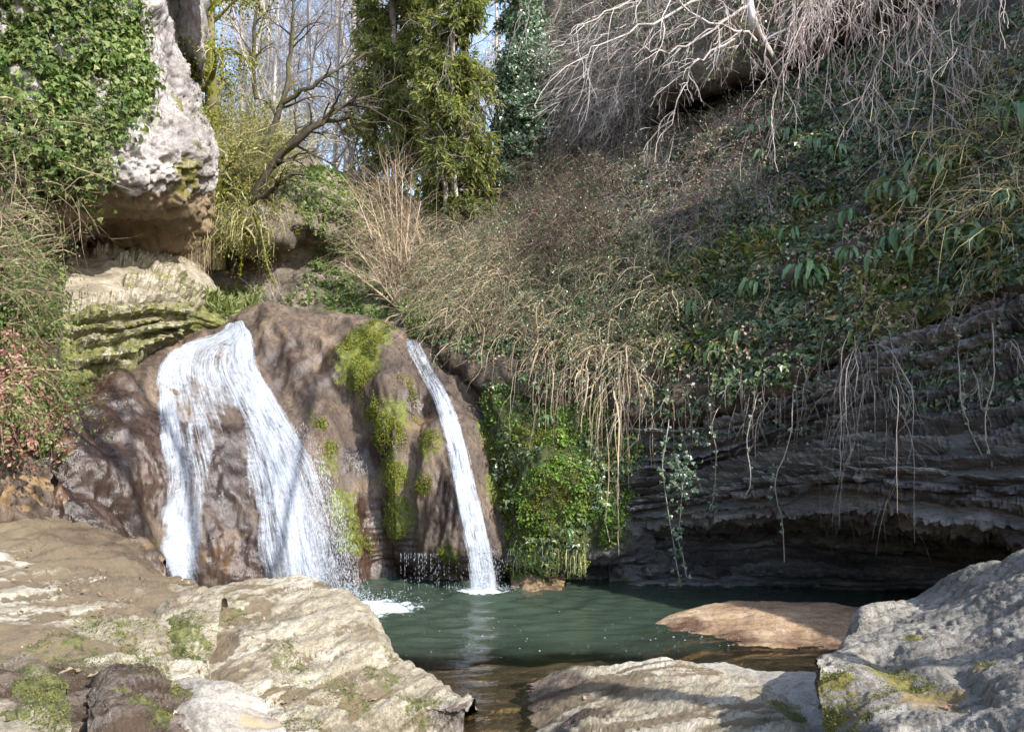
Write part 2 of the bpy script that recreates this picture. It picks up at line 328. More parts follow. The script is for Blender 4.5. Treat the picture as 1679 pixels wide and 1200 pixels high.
# -- waterfall cliff: a bulging dome of brown tufa
rows = W([
 [(20,700,11.2),(80,668,11.6),(140,628,12.6),(250,560,14.2),(375,520,15.6),(440,507,15.4),(530,515,15.2),(610,522,14.8),(690,545,14.6),(745,585,14.3),(805,640,14.0)],
 [(25,722,9.7),(88,690,10.2),(140,645,11.0),(250,572,12.6),(378,533,13.8),(440,517,13.6),(530,526,13.5),(610,530,13.3),(682,560,13.1),(742,600,12.9),(805,660,12.7)],
 [(22,760,9.3),(78,722,9.7),(125,688,10.2),(240,635,11.6),(352,600,12.6),(445,600,12.7),(545,610,12.6),(628,620,12.4),(695,640,12.3),(757,680,12.2),(816,740,12.2)],
 [(20,800,9.1),(70,772,9.35),(122,758,9.6),(242,738,10.7),(346,720,11.5),(458,720,11.7),(560,722,11.9),(640,730,11.9),(710,742,11.65),(776,770,11.6),(826,812,11.8)],
 [(20,850,9.0),(80,832,9.2),(135,822,9.4),(246,850,10.3),(346,850,10.85),(458,850,11.1),(570,850,11.6),(645,850,11.75),(720,850,11.25),(788,862,11.15),(836,880,11.5)],
 [(20,900,8.9),(90,890,9.1),(150,885,9.3),(252,930,10.1),(346,930,10.6),(458,930,10.9),(570,925,11.5),(650,915,11.7),(722,912,11.15),(792,912,11.1),(838,915,11.5)],
 [(20,960,9.0),(90,960,9.2),(160,960,9.4),(258,985,10.2),(346,990,10.6),(458,985,10.9),(575,970,11.5),(652,958,11.9),(722,945,11.75),(795,945,11.75),(842,950,11.9)],
 [(20,1060,9.2),(90,1060,9.4),(160,1060,9.6),(258,1060,10.4),(346,1060,10.8),(458,1060,11.1),(575,1040,11.6),(652,1030,12.0),(722,1030,11.8),(795,1030,11.8),(842,1030,12.0)]])
g = loft(rows, 380, 520); n = gnormals(g)
q = g * np.array([1, 1, 0.45])
px, py = topx(g)
h = 0.07 * ridged(g * np.array([1.5, 1.5, .28]), 3, 26) + 0.13 * fbm(q * 0.9, 3, 21) + 0.035 * fbm(g * np.array([4, 4, 0.8]), 4, 22) + 0.012 * ridged(g * np.array([9, 9, 1.8]), 3, 25) + 0.014 * fbm(g * 9, 4, 23) - 0.03 * np.maximum(0, ridged(g * np.array([1.6, 1.6, 0.6]), 3, 24) - 1.1)
def groove(g, pts, rad):
    P = cr(np.array([at(*p) for p in pts]), 40); d = np.full(g.shape[:2], 9.0)
    for p in P: d = np.minimum(d, np.linalg.norm(g - p, axis=-1))
    return np.exp(-(d / rad) ** 2)
gr1 = groove(g, [(560,640,12.3),(590,720,11.9),(612,800,11.8),(620,930,11.7)], 0.26)
gr2 = groove(g, [(700,600,12.6),(690,680,12.1),(672,760,11.8),(668,900,11.6)], 0.16)
gr3 = groove(g, [(500,620,12.6),(560,560,13.1),(590,540,13.3)], 0.12)
gr4 = groove(g, [(60,735,9.6),(120,790,9.5),(190,850,9.9),(240,930,10.1)], 0.15)
h += -0.30 * gr1 - 0.20 * gr2 - 0.10 * gr3 - 0.14 * gr4
h += 0.10 * groove(g, [(630,640,12.3),(640,740,11.8),(640,860,11.7)], 0.2)
h += 0.10 * groove(g, [(360,700,11.5),(370,800,11.0),(370,960,10.6)], 0.32)
h -= .06; h *= sstep(0, 0.06, np.linspace(0, 1, g.shape[0]))[:, None]
g = disp(g, h, n)
moss = blobs(g, [(at(*p), r, v) for p, r, v in [((600,570,12.9),.42,.95),((590,600,12.6),.35,.9),((625,545,13.2),.25,.8),((640,680,12.0),.30,.7),((630,780,11.7),.35,.85),((640,850,11.7),.35,.85),((600,690,12.),.2,.5),
   ((545,760,11.7),.22,.6),((565,830,11.6),.26,.75),((585,880,11.5),.3,.8),((665,900,11.5),.22,.7),((700,730,11.7),.25,.6),((815,700,12.2),.3,.8),((825,800,11.8),.35,.9),((60,700,9.9),.25,.6),((740,905,11.1),.16,.7),((690,650,12.2),.2,.4),
   ((240,905,10.1),.2,.45),((520,690,11.9),.2,.5)]])
wetm = np.clip(0.55 * sstep(900, 560, np.abs(py - 760) * 0 + px) * 1.0, 0, 1) * 0 + blobs(g, [(at(*p), r, v) for p, r, v in [((190,720,10.3),1.1,.85),((110,740,9.5),.7,.9),((170,640,11.2),.8,.6),((380,760,11.2),.9,.7),((380,900,10.7),.8,.6),((480,600,12.6),.7,.55),((560,600,12.6),.6,.6),((600,740,11.8),.45,.95),((615,860,11.7),.5,1.0),((700,650,12.1),.4,.8),((720,820,11.3),.5,.6),((760,880,11.2),.5,.5),((600,930,11.6),.7,1.0),((160,850,9.6),.8,.7)]])
tanm = blobs(g, [(at(*p), r, v) for p, r, v in [((100,720,9.6),.22,.75),((95,800,9.3),.2,.6),((540,590,12.8),.35,.5),((470,545,13.2),.6,.45),((650,620,12.3),.3,.4),((690,690,12.0),.3,.55),((350,905,10.7),.5,.5),((255,910,10.0),.3,.7),((560,650,12.3),.3,.5)]])
wetm = np.maximum(wetm, .38)
o = gobj('waterfall_cliff', g, M['tufa'], attrs={'moss': moss, 'wet': wetm, 'tan': tanm}, label='rounded brown tufa rock face that the waterfall slides over', category='rock face')
surf('cliff', g, 2)

# -- mossy, ferny wall right of the narrow fall
rows = W([
 [(770,585,13.8),(830,600,13.4),(900,620,13.0),(970,640,12.6),(1060,670,12.2)],
 [(785,625,12.6),(835,640,12.2),(900,655,11.9),(970,665,11.6),(1060,695,11.1)],
 [(800,720,12.1),(850,738,11.5),(910,750,11.2),(980,770,11.1),(1065,780,11.1)],
 [(812,830,11.8),(862,850,11.1),(920,860,10.9),(990,868,11.05),(1070,870,11.4)],
 [(828,905,11.5),(872,912,11.05),(930,912,10.95),(990,912,11.25),(1070,915,11.5)],
 [(826,928,12.0),(872,932,11.9),(930,932,11.9),(990,935,11.9),(1070,935,11.9)],
 [(826,975,11.9),(872,985,11.7),(930,985,11.6),(990,985,11.5),(1070,985,11.5)],
 [(826,1040,12.0),(872,1040,11.8),(930,1040,11.7),(990,1040,11.6),(1070,1040,11.6)]])
g = loft(rows, 200, 180); h = 0.16 * fbm(g * 1.4, 4, 31) + 0.05 * fbm(g * 6, 4, 32)
g = disp(g, h); px, py = topx(g)
msk = sstep(930, 880, py) * sstep(1075, 1000, px)
o = gobj('mossy_wall', g, M['slate'], attrs=at3(g, moss=msk * 0.9, wet=zero(g) + 0.5), label='moss covered rock bulge draped with ferns beside the narrow fall', category='rock wall')
surf('fernwall', g, 2)

# -- right bank hillside (soil)
rows = W([
 [(640,420,26),(700,340,27),(800,250,27),(950,200,26),(1100,140,24),(1300,40,21),(1500,-60,18),(1700,-220,15.5),(2050,-420,13)],
 [(650,440,20),(720,395,20),(800,330,20.5),(950,268,20.5),(1100,215,18.8),(1300,140,16.6),(1500,70,14.2),(1700,-40,12.2),(2050,-160,10.2)],
 [(655,480,16),(710,455,16),(800,415,16.2),(950,395,15.6),(1100,385,14),(1300,310,12.9),(1500,250,11.4),(1700,170,9.9),(2050,90,8.3)],
 [(660,520,14),(710,515,14),(800,520,13.7),(950,535,12.7),(1100,555,11.5),(1300,495,10.6),(1500,435,9.6),(1700,370,8.6),(2050,330,7.2)],
 [(665,548,13.4),(720,565,13.0),(800,610,12.4),(950,648,11.6),(1100,672,10.7),(1300,615,9.85),(1500,538,9.05),(1700,448,8.25),(2050,400,7.0)],
 [(665,575,13.6),(720,600,13.2),(800,650,12.7),(950,690,11.9),(1100,705,11.2),(1300,650,10.4),(1500,572,9.6),(1700,482,8.8),(2050,430,7.6)]])
g = loft(rows, 260, 360); h = 0.28 * fbm(g * 0.8, 4, 41) + 0.08 * fbm(g * 4, 4, 42)
g = disp(g, h); px, py = topx(g)
mo = blobs(g, [(at(*p), r, v) for p, r, v in [((1230,400,11.8),.6,.7),((1190,470,11.4),.5,.6),((1520,510,9.2),.45,.75),((1430,400,10),.4,.5),((1300,350,12),.8,.4),((690,530,13.8),.5,.7)]])
ta = blobs(g, [(at(*p), r, v) for p, r, v in [((1100,240,18),1.6,.8),((1050,280,18),1.2,.7),((1200,200,17),1.2,.6)]])  # sunlit patch of the upper slope painted as paler soil
gobj('hillside', g, M['soil'], attrs=at3(g, moss=mo + 0.1, tan=ta), kind='structure')
surf('bank', g, 2)

# -- undercut wall of thin dark layers on the right
rows = W([
 [(985,668,12.0),(1150,672,11.3),(1300,622,10.5),(1450,545,9.8),(1600,480,9.1),(1760,405,8.5),(2050,360,7.6)],
 [(985,695,11.4),(1150,700,10.7),(1300,648,9.95),(1450,566,9.3),(1600,505,8.6),(1760,430,8.05),(2050,390,7.1)],
 [(985,780,11.5),(1150,762,10.8),(1300,722,9.95),(1450,682,9.2),(1600,650,8.6),(1760,600,8.0),(2050,560,7.0)],
 [(990,845,11.5),(1150,826,10.6),(1300,812,9.75),(1450,816,9.05),(1600,838,8.45),(1760,850,7.9),(2050,800,6.9)],
 [(995,885,11.8),(1150,872,11.6),(1300,868,11.3),(1450,878,11.0),(1600,893,10.5),(1760,905,9.4),(2050,900,8.0)],
 [(1000,945,11.5),(1150,946,11.45),(1300,946,11.3),(1450,950,11.1),(1600,952,10.7),(1760,960,9.6),(2050,960,8.0)],
 [(1000,1010,11.5),(1150,1010,11.4),(1300,1010,11.2),(1450,1010,11.0),(1600,1010,10.6),(1760,1010,9.6),(2050,1010,8.0)]])
wallg = loft(rows, 240, 380); n = gnormals(wallg)
ter = gnoise(np.stack([wallg[..., 0] * .25, wallg[..., 1] * .25, wallg[..., 2] * 6], -1), 51)
h = -0.16 + 0.10 * ter + 0.10 * fbm(wallg * np.array([.9, .9, 4.5]), 5, 52) + .04 * ridged(wallg * np.array([2.5, 2.5, 12]), 4, 53, .6)
g = disp(wallg, h, n); px, py = topx(g)
wall = empty('undercut_rock_wall', (5.0, 9.0, 0), label='dark undercut cliff of thin rock layers above the far right of the pool', category='rock wall')
def local(o, root):          # keep a child's shape where it was built
    o.parent = root; o.matrix_parent_inverse = root.matrix_basis.inverted() if False else __import__('mathutils').Matrix.Translation(-Vector(root.location)); return o
mw = 0.22 * sstep(880, 960, py) + 0.2 * sstep(1080, 1000, px) + 0.15 * sstep(700, 620, py)
local(gobj('rock_core', g, M['slate'], attrs=at3(g, moss=mw + .05, wet=0.3 * sstep(840, 900, py))), wall)
surf('wall', g, 2)
def gsample(G, s, v):
    nv, nu = G.shape[:2]; a = np.clip(v, 0, 1) * (nv - 1); b_ = np.clip(s, 0, 1) * (nu - 1)
    i = np.minimum(a.astype(int), nv - 2); j = np.minimum(b_.astype(int), nu - 2); fa = (a - i)[..., None]; fb = (b_ - j)[..., None]
    return (G[i, j] * (1 - fb) + G[i, j + 1] * fb) * (1 - fa) + (G[i + 1, j] * (1 - fb) + G[i + 1, j + 1] * fb) * fa
def layer(G, N, s0, s1, v0, v1, out, seed, mat, root, moss=0.1, wet=0.0, ns=None, rough=1.0, name='rock_layer', slope=0.0):
    """one bed of rock: a long broken slab with a sharp brow, standing proud of the face"""
    ns = ns or int(34 + 210 * (s1 - s0)); tau = np.array([0, .04, .12, .26, .45, .65, .82, .94, 1])
    S, T = np.meshgrid(np.linspace(s0, s1, ns), tau); z0 = 0 * S
    e = np.clip(np.minimum(S - s0, s1 - S) / (0.10 * (s1 - s0) + .004), 0, 1) ** 0.4
    w1 = 0.5 * gnoise(np.stack([S * 9, z0 + seed * 3.1, z0], -1), 61) + .25 * gnoise(np.stack([S * 40, z0 + seed * 3.1, z0], -1), 64)
    P = gsample(G, S, v0 + (v1 - v0) * (T + w1 * 0.6) + slope * (S - s0)); Nn = gsample(N, S, v0 + (v1 - v0) * T)
    prof = np.where(T < 0.3, 1 - (1 - T / .3) ** 6, 1 - np.clip((T - .3) / .7, 0, 1) ** 2.2 * .9 - .1 * (T > .97))
    cell = np.floor(S * 26 + 1.2 * gnoise(np.stack([S * 20, z0 + seed, z0], -1), 65)); blk = _hash(cell.astype(np.int64), (z0 + seed).astype(np.int64), z0.astype(np.int64), 5) / 4294967295.0
    rag = 0.5 + 0.5 * fbm(np.stack([S * 30, z0 + seed, z0], -1), 4, 62)
    H = -0.30 + (out * (0.35 + 0.55 * rag + .5 * blk) + 0.30) * prof * e
    g = P + Nn * H[..., None]
    g += Nn * (rough * (0.075 * ridged(g * np.array([3.0, 3.0, 13]), 4, 63 + seed % 7, .65) - .07 - .05 * sstep(.3, .05, worley(g * np.array([2.2, 2.2, 5]), 66))))[..., None]
    nv_, nu_ = g.shape[:2]
    o = add(name, mesh_np(name, g, grid_faces(nv_, nu_), False, at3(g, moss=moss + 0 * S, wet=wet + 0 * S)), mat); local(o, root); return o
R = random.Random(5)
v = 0.17; k = 0
while v < 0.97:
    th = R.uniform(0.013, 0.034) if v < 0.62 else R.uniform(0.03, 0.06)
    s = -R.uniform(0, .2)
    while s < 0.92:
        L = R.uniform(0.16, 0.42); cav = 0.55 < v < 0.8
        layer(wallg, n, max(s, 0.0), min(s + L, 1.0), v + R.uniform(-.01, .01), v + th * 1.15, R.uniform(0.0, 0.17) * (0.7 if cav else 1) + 0.03, k, M['slate'], wall, moss=R.choice([0, 0.05, .12, .25]) + (0.2 if v > .8 else 0), wet=R.choice([0, .2, .5]), slope=R.uniform(-.02, .02))
        s += L * R.uniform(0.75, 1.1); k += 1
    v += th * R.uniform(0.9, 1.35)

# -- big pale overhanging boulder, upper left
rows = W([
 [(-160,-140,10.2),(60,-140,11.0),(175,-140,11.7),(226,-120,12.3),(248,-110,13.4),(280,-110,16)],
 [(-160,70,9.8),(60,70,10.6),(178,70,11.3),(236,40,11.9),(264,40,12.8),(300,60,15.5)],
 [(-140,190,9.7),(60,190,10.4),(170,190,11.0),(235,160,11.6),(290,150,12.5),(325,165,15)],
 [(-100,270,9.8),(60,270,10.4),(150,270,10.9),(232,262,11.4),(322,245,12.4),(346,260,14.6)],
 [(-60,330,10.2),(70,330,10.8),(150,318,11.1),(230,312,11.6),(318,296,12.5),(349,295,14.4)],
 [(-20,375,11.6),(90,372,12.0),(160,372,12.4),(236,368,12.8),(312,352,13.3),(348,325,14.8)],
 [(0,420,14),(90,420,14.4),(165,424,14.6),(238,424,14.8),(312,412,15.0),(348,380,15.6)]])
g = loft(rows, 380, 400); n = gnormals(g); px, py = topx(g)
w = worley(g * np.array([4.2, 4.2, 4.6]), 71); w2 = worley(g * 10.5, 72)
pit = sstep(0.5, 0.12, w) * 0.115 + sstep(0.5, 0.1, w2) * 0.06
up = sstep(345, 300, py)
h = 0.25 * fbm(g * .7, 4, 73) + 0.10 * fbm(g * 2.5, 5, 74) - pit * (0.25 + 0.75 * up) + 0.02 * fbm(g * 14, 3, 75) + (1 - up) * 0.08 * gnoise(g * np.array([.6, .6, 7]), 76)
g = disp(g, h, n)
o = gobj('overhanging_boulder', g, M['pale'], attrs=at3(g, moss=blobs(g, [(at(*p), r, v) for p, r, v in [((300,290,12.3),.35,.75),((312,240,12.4),.2,.7),((325,180,13),.5,.6)]]), tan=0.95 * sstep(295, 330, py), wet=0 * px), label='huge pale pitted boulder overhanging the ledge at upper left, half clothed in ivy', category='boulder')
surf('boulder', g, 2)
# darker block leaning behind it
rows = W([
 [(225,-160,16.0),(270,-160,14.8),(325,-160,13.6),(350,-160,15.6)],
 [(235,-60,15.8),(275,-60,14.6),(328,-60,13.5),(352,-60,15.6)],
 [(245,20,15.6),(280,20,14.6),(332,20,13.6),(350,20,15.6)],
 [(258,90,15.6),(292,95,14.8),(334,100,13.9),(348,100,15.6)],
 [(275,125,16),(300,138,15.4),(332,150,14.8),(344,150,16)]])
g = loft(rows, 110, 90); g = disp(g, 0.16 * fbm(g * 1.2, 5, 77) + 0.05 * fbm(g * 5, 4, 78))
gobj('leaning_block', g, M['pale'], attrs=at3(g, tan=zero(g) + .3, wet=zero(g) + .35), label='brown grey rock block leaning out above the pale boulder, cut by the top edge', category='rock')  # wet tone here darkens the block in place of shade on its face

# -- mossy stepped ledge below the boulder
rows = W([
 [(60,395,13.6),(150,400,14.2),(230,404,14.6),(300,415,15.0),(360,470,15.4),(388,510,15.6)],
 [(60,430,12.3),(140,428,12.8),(220,428,13.3),(280,445,13.8),(335,488,14.2),(378,522,14.4)],
 [(60,490,11.0),(130,492,11.3),(200,490,11.8),(268,492,12.5),(315,508,13.1),(372,532,13.9)],
 [(62,560,10.7),(130,556,11.0),(200,545,11.6),(266,528,12.4),(312,524,13.1),(370,536,13.9)],
 [(64,640,10.5),(130,618,10.9),(200,590,11.6),(264,560,12.5),(310,542,13.2),(368,540,14.0)],
 [(64,700,10.9),(130,660,11.4),(200,625,12.1),(264,590,13.0),(310,570,13.6),(368,560,14.4)]])
lg = loft(rows, 160, 200); ln = gnormals(lg)
led = empty('stepped_ledge', at(200, 560, 11.6), label='buff stepped rock ledge with mossy layers left of the waterfall lip', category='rock ledge')
h = 0.12 * fbm(lg * 1.1, 4, 81) + 0.05 * fbm(lg * np.array([1.5, 1.5, 8]), 4, 82)
lg2 = disp(lg, h, ln); px, py = topx(lg2)
local(gobj('ledge_core', lg2, M['ledge'], attrs=at3(lg2, moss=0.62 * sstep(480, 505, py) + blobs(lg2, [(at(*p), r, v) for p, r, v in [((260,450,13.3),.5,.6),((330,500,13.5),.4,.5),((100,640,10.6),.5,.7)]]))), led)
surf('ledge', lg2, 2)
for i, (s0, s1, v0, v1, out, mo) in enumerate([(0.12,.74,.385,.45,.12,.35),(.16,.80,.455,.53,.16,.62),(.10,.62,.535,.60,.10,.6),(.14,.84,.60,.68,.2,.62),(.08,.78,.70,.78,.13,.66),(.30,.70,.20,.27,.14,.35),(.36,.72,.29,.35,.12,.4),(.20,.60,.11,.17,.14,.1),(.55,.85,.33,.40,.16,.5),(.62,.82,.22,.30,.18,.55)]):
    layer(lg, ln, s0, s1, v0, v1, out, 100 + i, M['ledge'], led, moss=mo, ns=110)
# left bank under the brush
rows = W([
 [(-420,100,8.2),(-150,200,9.2),(0,300,10.4),(70,380,11.9),(120,405,13.2)],
 [(-400,330,7.0),(-150,430,7.9),(0,470,9.2),(55,490,10.2),(100,495,11.1)],
 [(-380,520,6.4),(-150,590,7.3),(0,600,8.6),(55,610,9.6),(100,620,10.6)],
 [(-360,700,6.0),(-150,715,6.9),(0,715,8.2),(45,700,9.2),(95,680,10.2)],
 [(-360,840,6.1),(-150,830,7.0),(0,820,8.4),(45,790,9.4),(95,760,10.3)]])
g = loft(rows, 120, 120); g = disp(g, 0.2 * fbm(g * .9, 4, 83) + .05 * fbm(g * 5, 3, 84))
gobj('left_bank', g, M['soil'], attrs=at3(g, moss=zero(g) + .25, tan=zero(g) + .2), kind='structure'); surf('lbank', g, 2)

# -- rock shelter behind the lip
rows = W([
 [(270,235,18.5),(380,240,19),(450,250,19.5),(520,265,20),(600,300,21),(690,320,22)],
 [(280,300,16.2),(380,290,16.5),(450,292,17.0),(520,296,17.6),(600,345,18.5),(690,370,19)],
 [(285,378,15.2),(380,388,15.4),(450,384,15.7),(512,366,16.6),(585,400,17.6),(690,420,18)],
 [(285,412,16.8),(380,424,17.2),(450,424,17.4),(520,430,17.4),(590,446,17.2),(690,465,17)],
 [(285,470,16.4),(380,480,16.4),(450,488,16.3),(530,494,15.9),(600,505,15.6),(690,520,15.2)],
 [(285,520,15.2),(380,528,15.0),(450,528,15.0),(530,532,14.8),(600,540,14.5),(690,560,14.2)]])
g = loft(rows, 200, 260); h = 0.3 * fbm(g * .8, 4, 91) + 0.10 * gnoise(g * np.array([.5, .5, 5]), 92) + .05 * fbm(g * 5, 4, 93); g = disp(g, h); px, py = topx(g)
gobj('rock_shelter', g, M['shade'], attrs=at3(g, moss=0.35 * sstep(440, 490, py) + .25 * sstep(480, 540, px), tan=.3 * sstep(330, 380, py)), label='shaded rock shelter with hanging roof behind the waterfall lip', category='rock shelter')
surf('shelter', g, 2)
# -- dark overhang above the right hillside
rows = W([
 [(860,-160,26),(1000,-200,24),(1150,-260,22),(1320,-320,20),(1500,-380,18),(1800,-500,15)],
 [(890,40,22),(1000,0,20.5),(1140,-60,18.6),(1320,-110,16.8),(1500,-160,15),(1800,-260,13)],
 [(900,170,21),(990,130,19.6),(1120,90,18.0),(1300,20,16.2),(1480,-40,14.6),(1800,-160,12.5)],
 [(905,230,21),(992,212,19.8),(1120,165,18.4),(1305,82,16.8),(1480,10,15.4),(1800,-100,13.2)],
 [(900,255,23),(1000,235,22.0),(1130,190,20.6),(1310,120,19),(1490,60,17.2),(1800,-60,15)]])
g = loft(rows, 150, 200); h = 0.45 * fbm(g * .6, 5, 94) + .16 * gnoise(g * np.array([.5, .5, 4]), 95) + .05 * fbm(g * 5, 3, 96); g = disp(g, h)
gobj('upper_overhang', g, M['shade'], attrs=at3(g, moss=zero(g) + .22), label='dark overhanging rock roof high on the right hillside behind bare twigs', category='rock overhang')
surf('overhang', g, 2)

# -- foreground rocks
MOSS = {}
def fore(name, rows, nv, nu, mat, label, seed, big=0.05, strike=0.6, moss=(), wet=(), tan=(), base_wet=0.0, base_moss=0.0, base_tan=0.0, flake=0.03, pits=0.0, dirt=1.0, facet=0.05, cat='rock', extra=None, key=None):
    g = loft(W(rows), nv, nu); n = gnormals(g, (0, 0, 30))
    c, s_ = math.cos(strike), math.sin(strike)
    u = g[..., 0] * c + g[..., 1] * s_; vv = -g[..., 0] * s_ + g[..., 1] * c
    sl = np.stack([u * 1.1, vv * 5.5 + g[..., 2] * 4, g[..., 2] * 2], -1)
    st = fbm(sl, 5, seed); st2 = np.abs(gnoise(sl * np.array([1, 1.6, 1]), seed + 3))
    st3 = fbm(np.stack([u * 3.5, vv * 15 + g[..., 2] * 9, g[..., 2] * 4], -1), 4, seed + 4)
    ck = np.exp(-(st2 / 0.05) ** 2) * sstep(-.2, .25, gnoise(g * 1.1, seed + 8))
    h = big * fbm(g * 1.3, 4, seed + 1) + flake * st + flake * 1.0 * (np.floor(st * 4) / 4) + flake * .45 * st3 + flake * .45 * np.floor(st3 * 3) / 3 - flake * 1.1 * ck + 0.008 * fbm(g * 16, 3, seed + 2)
    hollow = .55 * sstep(.15, -.5, st + .6 * st3) + .5 * ck
    if pits: h -= pits * sstep(.32, .1, worley(g * 7.5, seed + 5)) * sstep(-.1, .3, gnoise(g * 1.5, seed + 6)) + pits * .25 * sstep(.35, .1, worley(g * 17, seed + 7))
    if facet: h += facet * (worley(g * 1.3 + .15 * np.stack([st, st3, st], -1), seed + 9) - .6) + facet * .4 * worley(g * 3.4, seed + 10)
    if extra is not None: h += extra(g)
    g = disp(g, h, n)
    bl = lambda sp: blobs(g, [(at(*p), r, v) for p, r, v in sp]) if sp else zero(g)
    o = gobj(name, g, mat, attrs={'moss': bl(moss) + base_moss, 'wet': bl(wet) + base_wet, 'tan': bl(tan) + base_tan + hollow * dirt}, label=label, category=cat)
    surf(key or name, g, 2); MOSS[key or name] = [(at(*p), r, v) for p, r, v in moss]; return o
Q = lambda px, Y, z: (*az(px, Y, z), 0)      # a place given by column, distance and height
fore('rock_shelf', [
 [Q(-420,8.2,.9),Q(0,9.6,.9),Q(90,10.0,.7),Q(200,10.2,.3),Q(262,10.2,.0),Q(325,9.6,-.1),Q(350,9.2,-.4)],
 [(-420,850,6.6),(0,853,8.7),(90,853,9.1),(200,882,9.2),(262,944,9.0),(318,965,8.6),Q(345,8.6,-.2)],
 [(-420,915,5.4),(0,905,7.3),(100,905,7.7),(200,930,7.8),(275,958,7.8),(335,978,7.7),Q(358,7.7,.1)],
 [(-420,1000,4.4),(0,990,5.6),(100,990,5.9),(200,1000,6.2),(275,1012,6.4),(335,1035,6.5),Q(362,6.6,.25)],
 [(-420,1100,3.5),(0,1085,4.4),(100,1090,4.7),(200,1095,5.0),(275,1105,5.2),(330,1120,5.4),Q(380,5.6,.2)],
 [(-420,1230,2.8),(0,1215,3.4),(100,1225,3.6),(200,1235,3.8),(290,1245,4.0),(350,1250,4.2),Q(400,4.4,.1)],
 [(-500,1700,1.8),(0,1700,2.0),(100,1750,2.1),(200,1800,2.1),(290,1800,2.2),(350,1850,2.3),Q(460,2.3,-.1)]],
 330, 330, M['fore'], 'broad sunlit buff rock shelf filling the lower left', 201, 0.08, 1.15, flake=0.024, base_tan=.14,
 moss=[((220,1060,5.6),.3,.42),((190,1035,5.8),.2,.42),((110,1080,4.8),.22,.40),((150,1030,5.6),.22,.42),((300,1075,5.8),.25,.6),((230,1100,5.2),.2,.55),((300,985,7.6),.25,.45),((120,1070,5),.25,.5),((270,1130,4.9),.25,.6)],
 wet=[((150,1150,4.3),.55,.9),((230,1150,4.5),.4,.9),((180,890,8.6),.8,.5),((60,880,8.4),.5,.35)],
 tan=[((60,870,8.6),1.3,.6),((180,930,7.8),.9,.6),((280,1000,6.8),.4,.5),((100,960,6.4),.8,.3),((40,1060,4.8),.4,.55),((220,980,6.8),.6,.5)])
fore('slanting_slab', [
 [Q(312,8.4,-.3),Q(420,8.7,-.3),Q(490,8.9,-.3),Q(560,8.9,-.3),Q(610,8.7,-.35),Q(662,8.1,-.4),Q(715,7.6,-.4),Q(790,6.9,-.4)],
 [Q(318,7.7,.42),(420,972,7.9),(490,962,8.1),(558,974,8.1),(604,1010,7.9),(652,1074,7.4),(702,1110,7.0),(780,1148,6.4)],
 [(326,988,7.0),(418,965,7.4),(488,955,7.6),(556,967,7.6),(598,1003,7.4),(646,1072,7.0),(700,1108,6.7),(776,1147,6.2)],
 [(318,1045,6.2),(420,1025,6.5),(490,1025,6.7),(556,1035,6.8),(602,1056,6.8),(650,1093,6.7),(704,1122,6.4),(772,1152,6.1)],
 [Q(318,5.6,.42),(424,1105,5.75),(490,1112,5.9),(556,1122,6.0),(606,1132,6.1),(656,1146,6.1),(708,1158,6.1),(766,1158,6.0)],
 [Q(325,5.3,.3),(430,1150,5.5),(490,1155,5.6),(556,1160,5.75),(606,1163,5.9),(656,1166,5.95),(708,1168,6.0),(760,1166,5.95)],
 [Q(360,5.2,-.3),Q(440,5.4,-.3),Q(495,5.5,-.3),Q(556,5.6,-.3),Q(606,5.7,-.3),Q(656,5.8,-.3),Q(708,5.9,-.3),Q(756,5.9,-.3)]],
 230, 300, M['fore'], 'large pale slanting slab lit by the sun, pool edge left of centre', 221, 0.07, 1.05, flake=0.024,
 moss=[((470,1085,6.1),.22,.5),((560,1130,5.9),.25,.5),((500,1120,5.8),.25,.35),((640,1105,6.4),.22,.55),((690,1150,6.1),.2,.6),((380,1000,6.8),.22,.5),((620,1085,6.8),.15,.5)],
 tan=[((350,1060,6.1),.16,.95),((352,1100,5.6),.16,.95),((372,1010,6.7),.12,.7),((400,985,7.2),.3,.4),((520,1150,5.7),.3,.4)], wet=[((740,1160,6),.2,.6)])
fore('mossy_wedge', [
 [Q(215,6.6,.4),Q(280,6.9,.5),Q(330,7.0,.4),Q(372,7.0,.3)],
 [(232,1045,6.1),(285,985,6.6),(330,968,6.8),(366,985,6.7)],
 [(236,1052,5.9),(290,1010,6.2),(330,990,6.4),(362,1000,6.4)],
 [(240,1075,5.7),(290,1075,5.7),(328,1060,5.8),(356,1045,6.0)],
 [Q(240,5.6,.2),Q(290,5.55,.2),Q(330,5.6,.2),Q(352,5.8,.2)]],
 110, 120, M['fore'], 'small tilted slab with mossy front between the shelf and the large slab', 231, 0.04, 0.7, moss=[((270,1050,5.9),.28,.85),((300,1060,5.8),.2,.7),((345,1020,6.2),.12,.5)])
fore('smooth_pale_rock', [
 [Q(275,5.3,.2),Q(320,5.4,.3),Q(380,5.35,.2),Q(440,5.3,.05)],
 [(272,1122,5.2),(315,1112,5.2),(370,1130,5.1),(430,1160,5.0)],
 [(275,1150,4.85),(325,1140,4.8),(380,1160,4.75),(440,1180,4.8)],
 [(300,1210,4.3),(350,1210,4.25),(400,1215,4.3),(470,1215,4.45)],
 [Q(310,4.0,.1),Q(360,4.0,.1),Q(420,4.1,.0),Q(490,4.3,-.1)]],
 100, 120, M['sand'], 'smooth pale rock below the large slab at the bottom edge', 241, 0.03, 0.3, flake=0.01, dirt=.4, tan=[((440,1190,4.6),.2,.5)])
